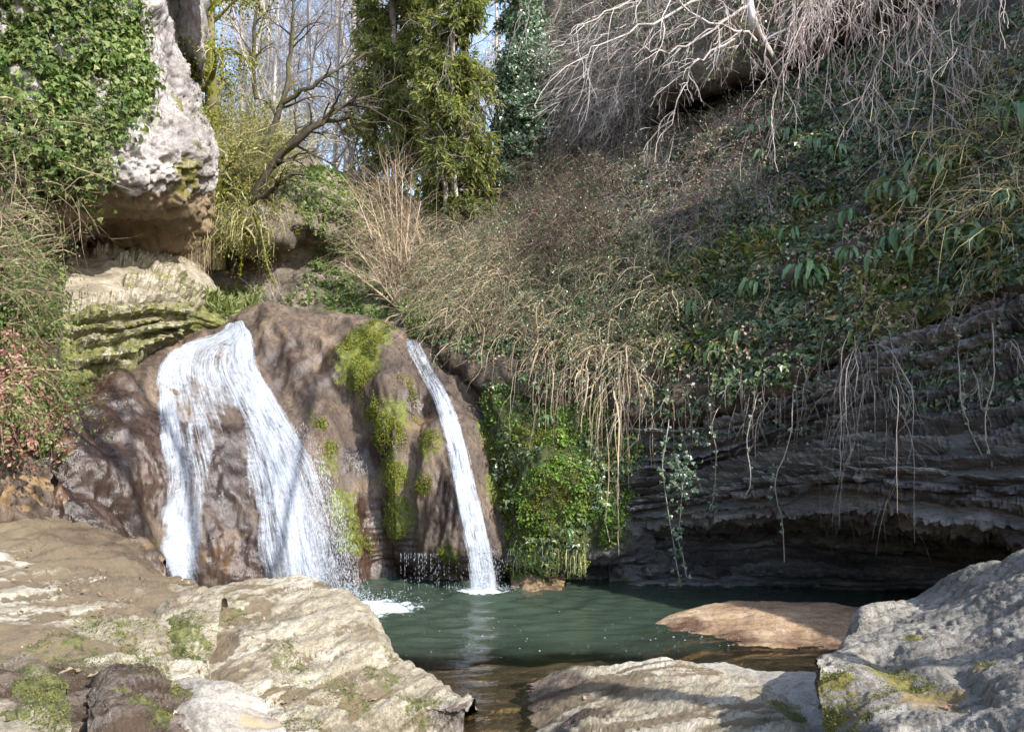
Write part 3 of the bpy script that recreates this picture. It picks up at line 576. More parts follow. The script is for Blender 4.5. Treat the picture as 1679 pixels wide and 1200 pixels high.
fore('low_striped_rock', [
 [Q(400,5.4,-.1),Q(470,5.45,-.1),Q(540,5.5,-.1),Q(600,5.4,-.2)],
 [(402,1172,5.2),(470,1162,5.25),(535,1166,5.25),(590,1190,5.15)],
 [(410,1190,5.0),(470,1180,5.0),(535,1184,5.0),(598,1200,5.0)],
 [(420,1225,4.7),(475,1220,4.7),(540,1220,4.7),(610,1215,4.8)],
 [Q(430,4.3,-.2),Q(480,4.3,-.2),Q(540,4.3,-.2),Q(620,4.5,-.25)]],
 90, 120, M['fore'], 'low striped rock at the bottom edge under the large slab', 251, 0.03, 0.5, moss=[((500,1195,5),.15,.5)])
fore('dark_mossy_stone', [
 [Q(-60,4.9,.6),Q(0,4.9,.7),Q(60,4.8,.7),Q(115,4.6,.5)],
 [(-60,1105,4.5),(0,1092,4.5),(55,1098,4.4),(108,1130,4.2)],
 [(-60,1140,4.1),(0,1130,4.1),(60,1140,4.0),(112,1165,3.9)],
 [(-60,1200,3.6),(0,1195,3.6),(60,1195,3.6),(116,1200,3.6)],
 [Q(-60,3.3,.3),Q(0,3.3,.3),Q(60,3.3,.3),Q(118,3.3,.2)]],
 90, 110, M['fore'], 'dark mossy stone in the bottom left corner', 261, 0.06, 0.9, moss=[((70,1150,4.1),.25,.8),((50,1190,3.7),.3,.75),((20,1120,4.3),.15,.4)], base_wet=.35)
fore('wet_brown_stone', [
 [Q(140,4.9,.5),Q(180,4.9,.6),Q(240,4.9,.6),Q(290,4.9,.4)],
 [(150,1120,4.6),(185,1098,4.7),(235,1100,4.7),(272,1130,4.6)],
 [(150,1160,4.2),(190,1140,4.2),(240,1145,4.2),(280,1170,4.2)],
 [(150,1215,3.7),(190,1205,3.7),(240,1205,3.75),(285,1210,3.8)],
 [Q(150,3.4,.2),Q(190,3.4,.2),Q(240,3.4,.2),Q(290,3.5,.2)]],
 90, 100, M['fore'], 'wet dark brown stone with a bright moss pad at the bottom left', 271, 0.07, 0.9, moss=[((245,1190,4),.16,.95),((195,1150,4.2),.07,.8),((225,1125,4.5),.12,.5)], base_wet=.8, base_tan=.4)
fore('centre_slab', [
 [Q(850,7.9,-.35),Q(930,7.9,-.3),Q(1000,7.9,-.25),Q(1080,8.0,-.2),Q(1160,7.9,-.3),Q(1250,7.6,-.35),Q(1340,7.1,-.4)],
 [Q(790,7.4,-.16),(930,1104,7.3),(1000,1090,7.25),(1090,1080,7.2),(1160,1092,7.1),(1240,1115,6.8),Q(1325,6.6,-.1)],
 [Q(790,7.0,-.14),(930,1114,7.0),(1000,1104,6.95),(1085,1096,6.85),(1165,1102,6.75),(1240,1124,6.55),(1310,1162,6.1)],
 [Q(810,6.55,-.16),(935,1142,6.45),(1000,1138,6.35),(1080,1140,6.15),(1165,1140,6.1),(1245,1150,5.95),(1318,1180,5.7)],
 [Q(830,6.2,-.14),(940,1163,6.1),(1000,1162,5.95),(1080,1165,5.8),(1165,1165,5.7),(1250,1172,5.6),(1324,1198,5.4)],
 [Q(850,5.5,-.10),(945,1212,5.4),(1000,1212,5.3),(1080,1212,5.2),(1165,1214,5.1),(1250,1220,5.05),(1326,1235,5.0)],
 [Q(905,4.8,-.3),Q(945,4.7,-.2),Q(1000,4.6,-.2),Q(1080,4.5,-.2),Q(1165,4.4,-.2),Q(1250,4.4,-.3),Q(1326,4.5,-.4)]],
 200, 280, M['fore'], 'low sunlit buff slab jutting from the water at the bottom centre', 281, 0.05, 0.25, flake=0.018, base_tan=.16,
 moss=[((1290,1165,5.9),.14,.75),((1310,1190,5.6),.14,.8),((1265,1190,5.4),.1,.45)], wet=[((880,1130,6.9),.4,.9),((960,1190,5.8),.25,.7),((920,1105,7.2),.3,.55),((1010,1140,6.3),.15,.6)], tan=[((1000,1125,6.6),.3,.55),((900,1160,6.4),.3,.7)])
fore('pale_flat_slab', [
 [Q(1110,7.7,-.2),Q(1180,7.8,-.1),Q(1260,7.7,-.1),Q(1350,7.5,-.2),Q(1400,7.4,-.3)],
 [(1115,1092,7.3),(1180,1086,7.3),(1250,1102,7.1),(1330,1104,6.9),(1400,1112,6.6)],
 [(1120,1110,6.9),(1180,1105,6.9),(1250,1120,6.7),(1330,1130,6.4),(1400,1140,6.1)],
 [(1130,1170,6.0),(1190,1165,6.0),(1260,1185,5.8),(1340,1195,5.6),(1400,1200,5.4)],
 [(1130,1260,5.2),(1190,1260,5.2),(1260,1260,5.1),(1340,1260,5.0),(1400,1260,4.9)]],
 90, 130, M['sand'], 'flat pale slab wedged between the centre slab and the right boulder', 291, 0.03, 0.1, flake=0.008, dirt=.1, tan=[])
fore('grey_boulder', [
 [Q(1330,6.6,-.4),Q(1420,7.7,-.2),Q(1500,8.3,.0),Q(1580,8.0,.3),Q(1690,7.4,.6),Q(1850,6.8,.8),Q(2200,6,1)],
 [Q(1338,5.9,.3),(1422,1005,7.3),(1500,990,7.6),(1578,945,7.2),(1690,908,6.6),(1850,890,6.1),(2200,880,5.4)],
 [(1340,1085,5.15),(1415,1040,6.3),(1500,1010,6.8),(1580,968,6.7),(1690,925,6.2),(1850,905,5.7),(2200,900,5.0)],
 [(1342,1092,4.95),(1410,1062,5.4),(1500,1042,5.7),(1585,1010,5.8),(1690,980,5.5),(1850,960,5.0),(2200,950,4.4)],
 [(1345,1120,4.8),(1420,1112,4.75),(1505,1095,4.85),(1590,1070,4.9),(1690,1045,4.7),(1850,1030,4.3),(2200,1020,3.7)],
 [(1352,1175,4.55),(1430,1170,4.25),(1510,1160,4.2),(1590,1150,4.05),(1690,1120,3.9),(1850,1110,3.5),(2200,1100,3.0)],
 [Q(1365,4.3,.35),(1440,1250,3.6),(1510,1250,3.45),(1590,1250,3.3),(1690,1230,3.1),(1850,1220,2.8),(2200,1210,2.4)],
 [Q(1370,4.1,-.4),Q(1450,3.2,-.2),Q(1520,2.6,.2),Q(1600,2.3,.7),Q(1700,2.0,.8),Q(1900,1.6,.8),Q(2400,1.2,.8)]],
 300, 340, M['grey'], 'massive grey pitted boulder filling the lower right corner', 301, 0.03, 0.2, flake=0.012, pits=0.035, dirt=.35, facet=.10, cat='boulder',
 extra=lambda g: -0.07 * groove(g, [(1450,1062,5.3),(1475,1100,4.8),(1540,1140,4.3),(1600,1175,3.9)], 0.13) - 0.05 * groove(g, [(1560,1090,4.7),(1600,1130,4.2),(1625,1190,3.8)], .05),
 moss=[((1450,1075,5.1),.13,.85),((1465,1110,4.75),.13,.9),((1500,1125,4.5),.15,.75),((1350,1110,4.7),.15,.8),((1355,1160,4.5),.2,.7),((1610,1080,4.6),.07,.7),((1500,1050,5.5),.1,.7),((1400,1190,4.3),.2,.5),((1565,1180,3.9),.09,.6),((1440,1145,4.4),.07,.6),((1390,1100,4.9),.05,.6)],
 tan=[((1520,1140,4.3),.2,.55),((1610,1085,4.6),.09,.5)])
fore('sand_spit', [
 [Q(1010,9.9,-.5),Q(1080,10.1,-.4),Q(1170,10.3,-.4),Q(1260,10.3,-.35),Q(1350,10.1,-.4),Q(1450,9.6,-.4),Q(1540,9.0,-.3)],
 [Q(1030,9.2,-.18),Q(1090,9.5,-.02),Q(1170,9.7,.10),Q(1260,9.7,.14),Q(1350,9.6,.15),Q(1440,9.2,.16),Q(1540,8.7,.2)],
 [Q(1040,8.8,-.20),Q(1100,9.1,.0),Q(1180,9.2,.11),Q(1265,9.2,.16),Q(1350,9.1,.17),Q(1440,8.8,.17),Q(1540,8.3,.22)],
 [Q(1070,8.4,-.2),Q(1130,8.7,-.06),Q(1190,8.75,.02),Q(1270,8.7,.05),Q(1350,8.6,.06),Q(1430,8.35,.06),Q(1540,7.8,.1)],
 [Q(1100,7.9,-.35),Q(1160,8.1,-.16),Q(1200,8.15,-.07),Q(1280,8.1,-.05),Q(1350,8.0,-.05),Q(1420,7.8,-.05),Q(1540,7.2,-.1)],
 [Q(1100,7.2,-.6),Q(1160,7.3,-.5),Q(1200,7.4,-.35),Q(1280,7.4,-.25),Q(1350,7.3,-.22),Q(1420,7.2,-.25),Q(1540,6.6,-.3)]],
 130, 220, M['spit'], 'low orange brown rock spit lying in the pool before the grey boulder', 311, 0.03, 0.05, flake=0.010, dirt=.4, tan=[], wet=[((1200,1030,8.5),.35,.6),((1330,1035,8.3),.4,.6),((1120,1015,9.0),.3,.7)], moss=[((1400,1003,8.7),.08,.8)])
fore('shadowed_corner_rock', [
 [Q(-150,9.0,1.6),Q(-60,9.2,1.8),Q(0,9.4,1.8),Q(60,9.6,1.6),Q(100,9.7,1.2)],
 [(-150,700,7.8),(-60,712,8.2),(0,722,8.6),(50,735,8.9),(84,770,9.1)],
 [(-150,760,7.5),(-60,765,7.9),(0,765,8.3),(48,775,8.6),(84,800,8.9)],
 [(-150,830,7.4),(-60,830,7.8),(0,825,8.2),(46,830,8.5),(80,845,8.8)],
 [Q(-150,7.3,.8),Q(-60,7.7,.8),Q(0,8.2,.9),Q(46,8.5,.9),Q(80,8.8,.8)]],
 100, 120, M['tufa'], 'dark brown lumpy rock at the left edge below the dead bracken', 321, 0.16, 0.9, flake=0.03, base_wet=.45, moss=[((20,730,8.6),.2,.5)])
fore('wet_rounded_stone', [
 [Q(190,9.9,.4),Q(220,10.0,.5),Q(250,10.0,.4),Q(275,9.9,.2)],
 [(195,885,9.5),(220,876,9.5),(248,890,9.5),(268,920,9.4)],
 [(200,905,9.3),(225,898,9.25),(250,912,9.25),(268,935,9.3)],
 [Q(205,9.1,.5),Q(228,9.05,.45),Q(252,9.05,.35),Q(266,9.2,.25)]],
 50, 60, M['tufa'], 'small rounded wet orange brown stone at the foot of the left cascade', 331, 0.05, 0.9, flake=0.01, base_wet=.5, base_tan=.3)
fore('pool_edge_stone', [
 [Q(838,11.9,.3),Q(870,11.7,.3),Q(900,11.6,.25),Q(925,11.6,.1)],
 [(836,938,11.5),(868,934,11.4),(900,950,11.3),(925,958,11.3)],
 [(838,952,11.2),(868,950,11.1),(900,958,11.1),(922,962,11.1)],
 [Q(838,11.0,-.15),Q(868,10.95,-.15),Q(900,10.95,-.15),Q(920,11.0,-.15)]],
 50, 70, M['tufa'], 'small moss capped stone at the pool edge under the ferny wall', 341, 0.06, 0.3, moss=[((850,938,11.4),.28,.9)], base_tan=.5)
# ------------------------------------------------------------------ falling water
m, n, l, b = new_mat('falling_water')
uvn = n.new('ShaderNodeUVMap'); uvn.uv_map = 'UVMap'
def stretched(sx, sy, det, rough=0.6, dist=0.2):
    mp = n.new('ShaderNodeMapping'); mp.inputs['Scale'].default_value = (sx, sy, 1); l.new(uvn.outputs[0], mp.inputs[0])
    return noise(n, l, mp.outputs[0], 1.0, det, rough, dist)
t1, t2, t3 = stretched(9, 0.9, 6, 0.62, 0.5), stretched(30, 2.2, 4, 0.6, 0.3), stretched(5, 4.5, 5, 0.7, 1.4)
tt = mth(n, l, 'ADD', mth(n, l, 'MULTIPLY', mth(n, l, 'SUBTRACT', t1, .5), 2.0), mth(n, l, 'MULTIPLY', mth(n, l, 'SUBTRACT', t2, .5), 1.5))
tt = mth(n, l, 'ADD', tt, mth(n, l, 'MULTIPLY', mth(n, l, 'SUBTRACT', t3, .5), 1.4))
al = ramp(n, [(0.12, 0.0), (0.5, 0.42), (0.95, 0.96)]); l.new(mth(n, l, 'ADD', attr(n, 'dens'), mth(n, l, 'MULTIPLY', tt, 0.62)), al.inputs[0])
b.inputs['Base Color'].default_value = (0.52, 0.565, 0.63, 1); b.inputs['Roughness'].default_value = 0.35; b.inputs['Specular IOR Level'].default_value = 0.5
bp = n.new('ShaderNodeBump'); bp.inputs['Strength'].default_value = 0.8; bp.inputs['Distance'].default_value = 0.04; l.new(tt, bp.inputs['Height']); l.new(bp.outputs[0], b.inputs['Normal'])
tr = n.new('ShaderNodeBsdfTransparent'); ms = n.new('ShaderNodeMixShader')
l.new(al.outputs[0], ms.inputs[0]); l.new(tr.outputs[0], ms.inputs[1]); l.new(b.outputs[0], ms.inputs[2]); l.new(ms.outputs[0], n['Material Output'].inputs[0])
M['fall'] = m
m, n, l, b = new_mat('white_drops'); b.inputs['Base Color'].default_value = (0.58, 0.62, 0.68, 1); b.inputs['Roughness'].default_value = 0.25
tr = n.new('ShaderNodeBsdfTransparent'); ms = n.new('ShaderNodeMixShader'); ms.inputs[0].default_value = .6
l.new(tr.outputs[0], ms.inputs[1]); l.new(b.outputs[0], ms.inputs[2]); l.new(ms.outputs[0], n['Material Output'].inputs[0])
M['drops'] = m

def sheet(rows, nv, nu, off, key='cliff', last=None):
    A = cr(np.array(rows, float), nv); P = np.zeros((nv, nu, 3)); ok = np.ones((nv, nu), bool)
    for i in range(nv):
        for j in range(nu):
            px = A[i, 0] + (A[i, 1] - A[i, 0]) * j / (nu - 1); py = A[i, 2]
            h = on(px, min(py, last) if last else py, [key])
            if h is None: ok[i, j] = False; continue
            Yd = h[0][1] - off(px, py)
            P[i, j] = at(px, py, Yd)
    for i in range(1, nv):
        bad = ~ok[i]; P[i, bad] = P[i - 1, bad]
    # soften the sheet across the bumps of the rock, so it bridges hollows
    for _ in range(6):
        Q_ = P.copy(); Q_[1:-1] = 0.5 * P[1:-1] + .25 * (P[:-2] + P[2:]); Q_[:, 1:-1] = 0.5 * Q_[:, 1:-1] + .25 * (Q_[:, :-2] + Q_[:, 2:]); P = Q_
    return P, A
def sheet_uv(P):
    du = np.linalg.norm(np.diff(P, axis=1), axis=-1).mean(1).mean(); dv = np.linalg.norm(np.diff(P, axis=0), axis=-1).mean(1)
    nv, nu = P.shape[:2]
    return np.stack(np.broadcast_arrays((np.arange(nu) * du)[None, :], np.concatenate([[0], np.cumsum(dv)])[:, None]), -1)
def ribbons(P, dens, N, seed, wid=(0.004, 0.014), ln=(8, 40), lift=0.03):
    """thin strands of water lying on a sheet, following its flow"""
    r = np.random.default_rng(seed); nv, nu = P.shape[:2]; nP = gnormals(P); K = 8; V = []; Fa = []; c = 0
    while c < N:
        i0 = r.integers(0, nv - 4); j0 = r.uniform(1, nu - 2)
        if r.random() > dens[i0, int(j0)] ** 1.5: c += 0.25; continue
        L = int(r.uniform(*ln)); ii = np.linspace(i0, min(i0 + L, nv - 1), K); jj = np.clip(j0 + np.cumsum(r.normal(0, .12, K)), 0, nu - 1)
        s, t = jj / (nu - 1), ii / (nv - 1); C = gsample(P, s, t) + gsample(nP, s, t) * r.uniform(0.004, lift)
        T = np.gradient(C, axis=0); S = np.cross(T, gsample(nP, s, t)); S /= np.linalg.norm(S, axis=1, keepdims=True) + 1e-9
        w = r.uniform(*wid) * np.sin(np.linspace(0.15, math.pi - .1, K))[:, None]
        b0 = len(V) * 2 * K; V.append(np.concatenate([C - S * w, C + S * w])); c += 1
        Fa += [(b0 + q, b0 + q + 1, b0 + K + q + 1, b0 + K + q) for q in range(K - 1)]
    return np.concatenate(V), np.array(Fa)
OCT = np.array([(0,0,1),(0.5,0,0),(0,.5,0),(-.5,0,0),(0,-.5,0),(0,0,-1)], float)
OCF = np.array([(0,1,2),(0,2,3),(0,3,4),(0,4,1),(5,2,1),(5,3,2),(5,4,3),(5,1,4)])
def drops(P, size, stretch, dirs):
    N = len(P); d = dirs / (np.linalg.norm(dirs, axis=1, keepdims=True) + 1e-9); a = np.cross(d, [0.31, .9, .2]); a /= np.linalg.norm(a, axis=1, keepdims=True); c = np.cross(d, a)
    V = P[:, None] + size[:, None, None] * (OCT[None, :, 0, None] * a[:, None] + OCT[None, :, 1, None] * c[:, None] + OCT[None, :, 2, None] * d[:, None] * stretch[:, None, None])
    return V, (OCF[None] + (np.arange(N) * 6)[:, None, None])

root = empty('waterfall', at(400, 960, 10.8), label='wide white cascade fanning out in two strands over the tufa', category='waterfall')
off = lambda px, py: 0.05 + 0.30 * max(0, min(1, (py - 760) / 180)) * max(0, min(1, (px - 420) / 120)) + 0.06 * max(0, min(1, (py - 800) / 150))
P, A = sheet([(374,400,531),(352,416,548),(275,428,572),(247,438,605),(244,468,650),(247,502,700),(252,528,745),(256,548,790),(246,566,840),(240,582,890),(252,592,940),(268,598,970),(280,602,1000)], 130, 110, off)
px, py = topx(P); U = np.linspace(0, 1, 110)[None, :] + 0 * px
edge = np.minimum(sstep(0, 0.12, U + .05 * fbm(np.stack([py * .02, 0 * py, 0 * py], -1), 3, 402)), sstep(1, 0.88, U))
gc = np.interp(py, [600, 660, 760, 960], [392, 385, 376, 374]); gw = np.interp(py, [630, 700, 800, 880, 960], [3, 17, 31, 38, 46])
gap = np.exp(-((px - gc) / gw) ** 4) * sstep(655, 735, py)
core = np.maximum(np.exp(-((px - np.interp(py, [530, 600, 700, 960], [388, 410, 450, 500])) / np.interp(py, [530, 600, 700, 960], [20, 26, 40, 46])) ** 2),
                  np.exp(-((px - np.interp(py, [560, 640, 760, 960], [285, 262, 275, 285])) / np.interp(py, [560, 640, 960], [50, 26, 42])) ** 2))
dens = (0.27 + 0.36 * core + 0.16 * sstep(700, 600, py) + 0.15 * sstep(580, 545, py) + 0.12 * sstep(780, 900, py) * (px < 360)) * edge - 1.3 * gap * 1.0
dens -= 0.25 * sstep(800, 940, py) * np.exp(-((px - 565) / 40) ** 2)
dens = np.clip(dens, -1, 1) - (1 - edge) * 0.5
P += gnormals(P) * (0.03 * fbm(np.stack([px * .05, py * .012, 0 * px], -1), 3, 401))[..., None]
local(gobj('water_sheet', P, M['fall'], attrs={'dens': dens}, uv=sheet_uv(P)), root)
P2 = P + gnormals(P) * (.035 + .02 * fbm(P * 3, 3, 403))[..., None]
local(gobj('water_sheet', P2, M['fall'], attrs={'dens': dens - .30}, uv=sheet_uv(P) * np.array([1.0, .9]) + 3.7), root)
V, Fa = ribbons(P, np.clip(dens, 0, 1), 260, 411, (.001, .0035), (4, 14), .02)
local(add('water_strands', mesh_np('water_strands', V, Fa), M['drops'], kind='stuff'), root)
r = np.random.default_rng(412)
N = 4200; qy = 690 + 285 * r.random(N) ** 0.6; qx = np.interp(qy, [690, 760, 850, 970], [498, 534, 566, 590]) - np.abs(r.normal(0, 1, N)) * np.interp(qy, [690, 970], [14, 62]) + r.normal(0, 1, N) * np.interp(qy, [690, 970], [1.5, 9])
Yd = np.interp(qy, [690, 800, 970], [11.75, 11.1, 10.55]) - .05 + r.normal(0, .09, N)
pts = np.array([at(a, b_, c) for a, b_, c in zip(qx, qy, Yd)])
keep = pts[:, 2] > 0.0; pts = pts[keep]; N = len(pts)
V, Fa = drops(pts, r.uniform(.002, .0065, N), r.uniform(2.0, 7.0, N), np.array([.12, -.05, -1]) + r.normal(0, .16, (N, 3)))
local(add('spray_drops', mesh_np('spray_drops', V, Fa, True, k=3), M['drops'], kind='stuff'), root)
# splash where it lands, partly hidden by the slab
N = 1800; a = r.uniform(0, 2 * math.pi, N); rad = np.abs(r.normal(0, .38, N)); pts = np.stack([-2.05 + rad * np.cos(a) * 1.3, 10.15 + rad * np.sin(a) * .7, np.abs(r.normal(0, .10, N)) * np.exp(-rad) + .01], 1)
V, Fa = drops(pts, r.uniform(.003, .010, N), r.uniform(.8, 1.6, N), r.normal(0, 1, (N, 3)))
local(add('splash_drops', mesh_np('splash_drops', V, Fa, True, k=3), M['drops'], kind='stuff'), root)

root = empty('narrow_waterfall', at(795, 965, 11.1), label='narrow white stream falling down the right side of the tufa into the pool', category='waterfall')
rowsn = [(660,692,556),(662,700,575),(680,718,610),(698,740,645),(714,758,690),(726,774,740),(737,788,800),(746,802,850),(754,813,900),(760,819,940),(763,822,972)]
P, A = sheet(rowsn, 170, 50, lambda px, py: 0.06 + 0.05 * sstep(850, 910, py), last=906)
px, py = topx(P); U = np.linspace(0, 1, 50)[None, :] + 0 * px
edge = np.minimum(sstep(0, .25, U), sstep(1, .78, U)); dens = (0.36 + .42 * np.exp(-((U - .55) / .3) ** 2) * sstep(580, 660, py)) * edge - (1 - edge) * .4 + .12 * sstep(600, 560, py)
local(gobj('water_sheet', P, M['fall'], attrs={'dens': dens}, uv=sheet_uv(P)), root)
V, Fa = ribbons(P, np.clip(dens + .1, 0, 1), 120, 421, (.001, .0035), (4, 14))
local(add('water_strands', mesh_np('water_strands', V, Fa), M['drops'], kind='stuff'), root)
N = 900; qy = 900 + 68 * r.random(N); qx = r.normal(796, 14, N); pts = np.array([at(a, b_, 10.98 + c) for a, b_, c in zip(qx, qy, r.normal(0, .06, N))])
V, Fa = drops(pts, r.uniform(.002, .006, N), r.uniform(2, 6, N), np.array([0, 0, -1]) + r.normal(0, .08, (N, 3)))
local(add('spray_drops', mesh_np('spray_drops', V, Fa, True, k=3), M['drops'], kind='stuff'), root)
N = 700; a = r.uniform(0, 2 * math.pi, N); rad = np.abs(r.normal(0, .26, N)); pts = np.stack([-.38 + rad * np.cos(a) * 1.3, 10.98 + rad * np.sin(a) * .5, np.abs(r.normal(0, .035, N)) + .01], 1)
V, Fa = drops(pts, r.uniform(.003, .009, N), r.uniform(.8, 1.6, N), r.normal(0, 1, (N, 3)))
local(add('splash_drops', mesh_np('splash_drops', V, Fa, True, k=3), M['drops'], kind='stuff'), root)
# threads of drops along the undercut lip
N = 380; src = r.choice(np.concatenate([r.uniform(655, 765, 26), r.normal(690, 8, 10), r.normal(714, 6, 10)]), N); qy = 908 + 58 * r.random(N) ** 2.2
pts = np.array([at(a + .25 * b_, c, 11.12) for a, b_, c in zip(src, r.normal(0, 1, N), qy)])
V, Fa = drops(pts, r.uniform(.0015, .0045, N), r.uniform(3, 9, N), np.array([0, 0, -1]) + r.normal(0, .02, (N, 3)))
add('drip_curtain', mesh_np('drip_curtain', V, Fa, True, k=3), M['drops'], kind='stuff', label='thin curtain of drips falling from the undercut lip', category='dripping water')

# bubbles and flecks of foam drifting on the pool
N = 170; qx = np.concatenate([r.normal(1120, 70, 90), r.uniform(620, 1050, 80)]); qy = np.concatenate([r.normal(1045, 14, 90), r.uniform(985, 1085, 80)])
pts = np.array([az(a, CZ * F / (b_ - HY), .012) for a, b_ in zip(qx, qy)])
V, Fa = drops(pts, r.uniform(.006, .022, N) * (r.random(N) ** 1.5 + .35), np.full(N, .25), np.array([0, 0, 1.]) + r.normal(0, .02, (N, 3)))
add('foam_flecks', mesh_np('foam_flecks', V, Fa, True, k=3), M['drops'], kind='stuff', label='small white bubbles and foam flecks drifting on the pool', category='foam')
# ------------------------------------------------------------------ plant helpers
def tubes(C, Rr, sides=3):
    C = np.asarray(C, float); N, k, _ = C.shape; Rr = np.broadcast_to(np.asarray(Rr, float), (N, k))
    T = np.gradient(C, axis=1); T /= np.linalg.norm(T, axis=-1, keepdims=True) + 1e-9
    a = np.cross(T, np.array([.31, .52, .17])); a /= np.linalg.norm(a, axis=-1, keepdims=True) + 1e-9; b_ = np.cross(T, a)
    th = np.arange(sides) * 2 * math.pi / sides
    V = C[:, :, None] + Rr[:, :, None, None] * (np.cos(th)[None, None, :, None] * a[:, :, None] + np.sin(th)[None, None, :, None] * b_[:, :, None])
    if sides == 2:                                        # hair-fine twigs: one strip each
        V = V * 1.0; q = (np.arange(N) * k * 2)[:, None] + (np.arange(k - 1) * 2)[None]
        return V.reshape(-1, 3), np.stack([q, q + 1, q + 3, q + 2], -1).reshape(-1, 4)
    base = (np.arange(N) * k * sides)[:, None, None]; i = (np.arange(k - 1) * sides)[None, :, None]; s = np.arange(sides)[None, None, :]; s2 = (s + 1) % sides
    Fa = np.stack([base + i + s, base + i + s2, base + i + sides + s2, base + i + sides + s], -1)
    return V.reshape(-1, 3), Fa.reshape(-1, 4)
def join(parts):
    V, Fa, o = [], [], 0
    for v, f in parts: V.append(v.reshape(-1, 3)); Fa.append(f.reshape(-1, f.shape[-1]) + o); o += len(V[-1])
    return np.concatenate(V), np.concatenate(Fa)
def unit(v): return v / (np.linalg.norm(v, axis=-1, keepdims=True) + 1e-9)
def grow(base, d, L, k, droop, wig, r, up=0.0):
    """N curves of k points from base along d, bending down and wandering"""
    N = len(base); C = np.zeros((N, k, 3)); C[:, 0] = base; d = unit(np.array(d, float)); L = np.broadcast_to(L, (N,))
    dr = np.broadcast_to(droop, (N,))
    for i in range(1, k):
        d = unit(d + r.normal(0, wig, (N, 3)) + np.array([0, 0, -1]) * (dr * i / k)[:, None] + np.array([0, 0, up]))
        C[:, i] = C[:, i - 1] + d * (L / (k - 1))[:, None]
    return C
def spawn(C, Rr, per, L, k, droop, wig, r, spread=.8, t0=.25, t1=1.0, rs=.55, follow=1.0, up=0.0, taper=.25):
    N, kk, _ = C.shape; idx = np.repeat(np.arange(N), per); t = r.uniform(t0, t1, len(idx)) * (kk - 1); i = np.minimum(t.astype(int), kk - 2); f = (t - i)[:, None]
    B = C[idx, i] * (1 - f) + C[idx, i + 1] * f; T = unit(C[idx, i + 1] - C[idx, i])
    Ln = np.linalg.norm(C[:, -1] - C[:, 0], axis=1)[idx]
    rad = np.broadcast_to(Rr, (N, kk))[idx, i] * rs
    S = r.normal(0, 1, T.shape); S = unit(S - T * np.sum(S * T, 1, keepdims=True))          # straight out from the parent
    c = grow(B, T * follow + S * spread, (L if L > 0 else -L * Ln) * r.uniform(.5, 1.25, len(idx)), k, droop, wig, r, up)
    return c, rad[:, None] * np.linspace(1, taper, k)[None]
RH = (np.array([(0,0,0),(.5,-.32,.06),(1,0,-.08),(.5,.32,.06)], float), np.array([(0,1,2,3)]))
IVY = (np.array([(0,0,0),(.16,-.55,-.02),(.52,-.24,.05),(1.0,0,-.12),(.52,.24,.05),(.16,.55,-.02)], float), np.array([(0,1,2,3),(0,3,4,5)]))
NEE = (np.array([(0,0,0),(.5,-.13,.05),(1,0,-.12),(.5,.13,.05)], float), np.array([(0,1,2,3)]))
def leaves(P, A, Nn, size, tpl=RH, name='leaves'):
    P = np.asarray(P); A = unit(A); S = unit(np.cross(Nn, A)); U = np.cross(A, S); tv, tf = tpl; N = len(P)
    V = P[:, None] + size[:, None, None] * (tv[None, :, 0, None] * A[:, None] + tv[None, :, 1, None] * S[:, None] + tv[None, :, 2, None] * U[:, None])
    return V.reshape(-1, 3), (tf[None] + (np.arange(N) * len(tv))[:, None, None]).reshape(-1, 4)
def lmesh(name, vf, smooth=False): return mesh_np(name, vf[0], vf[1], smooth, k=vf[1].shape[-1])
def inpoly(px, py, poly):
    c = np.zeros(px.shape, bool); n = len(poly)
    for i in range(n):
        x0, y0 = poly[i]; x1, y1 = poly[(i + 1) % n]
        t = (y0 > py) != (y1 > py); c ^= t & (px < (x1 - x0) * (py - y0) / ((y1 - y0) if y1 != y0 else 1e-9) + x0)
    return c
def cover(key, N, r, poly=None, dens=None):
    """N points spread evenly over a surface's area (kept inside a patch), with normals"""
    _, G, Nn = SURF[key]; nv, nu = G.shape[:2]
    e1 = G[:-1, 1:] - G[:-1, :-1]; e2 = G[1:, :-1] - G[:-1, :-1]; ar = np.linalg.norm(np.cross(e1, e2), axis=-1)
    cx, cy = topx(np.where(G[:-1, :-1, 1:2] > .5, G[:-1, :-1], np.array([0, .5, 0])))
    if poly is not None: ar = ar * inpoly(cx, cy, poly)
    if dens is not None: ar = ar * dens(G[:-1, :-1], cx, cy)
    c = np.cumsum(ar.ravel()); q = np.searchsorted(c, r.random(N) * c[-1]); i, j = q // (nu - 1), q % (nu - 1); f, h = r.random((2, N))
    return G[i, j] + e1[i, j] * f[:, None] + e2[i, j] * h[:, None], Nn[i, j]
def pick(poly, N, keys, r):
    xs_ = [p[0] for p in poly]; ys_ = [p[1] for p in poly]; P, Nn = [], []; tries = 0
    while len(P) < N and tries < 20 * N:
        tries += 1; a, b_ = r.uniform(min(xs_), max(xs_)), r.uniform(min(ys_), max(ys_))
        if not inpoly(np.array([a]), np.array([b_]), poly)[0]: continue
        h = on(a, b_, keys)
        if h is not None: P.append(h[0]); Nn.append(h[1])
    return np.array(P), np.array(Nn)
def path(pts, k): return cr(np.array([at(*p) for p in pts]), k)
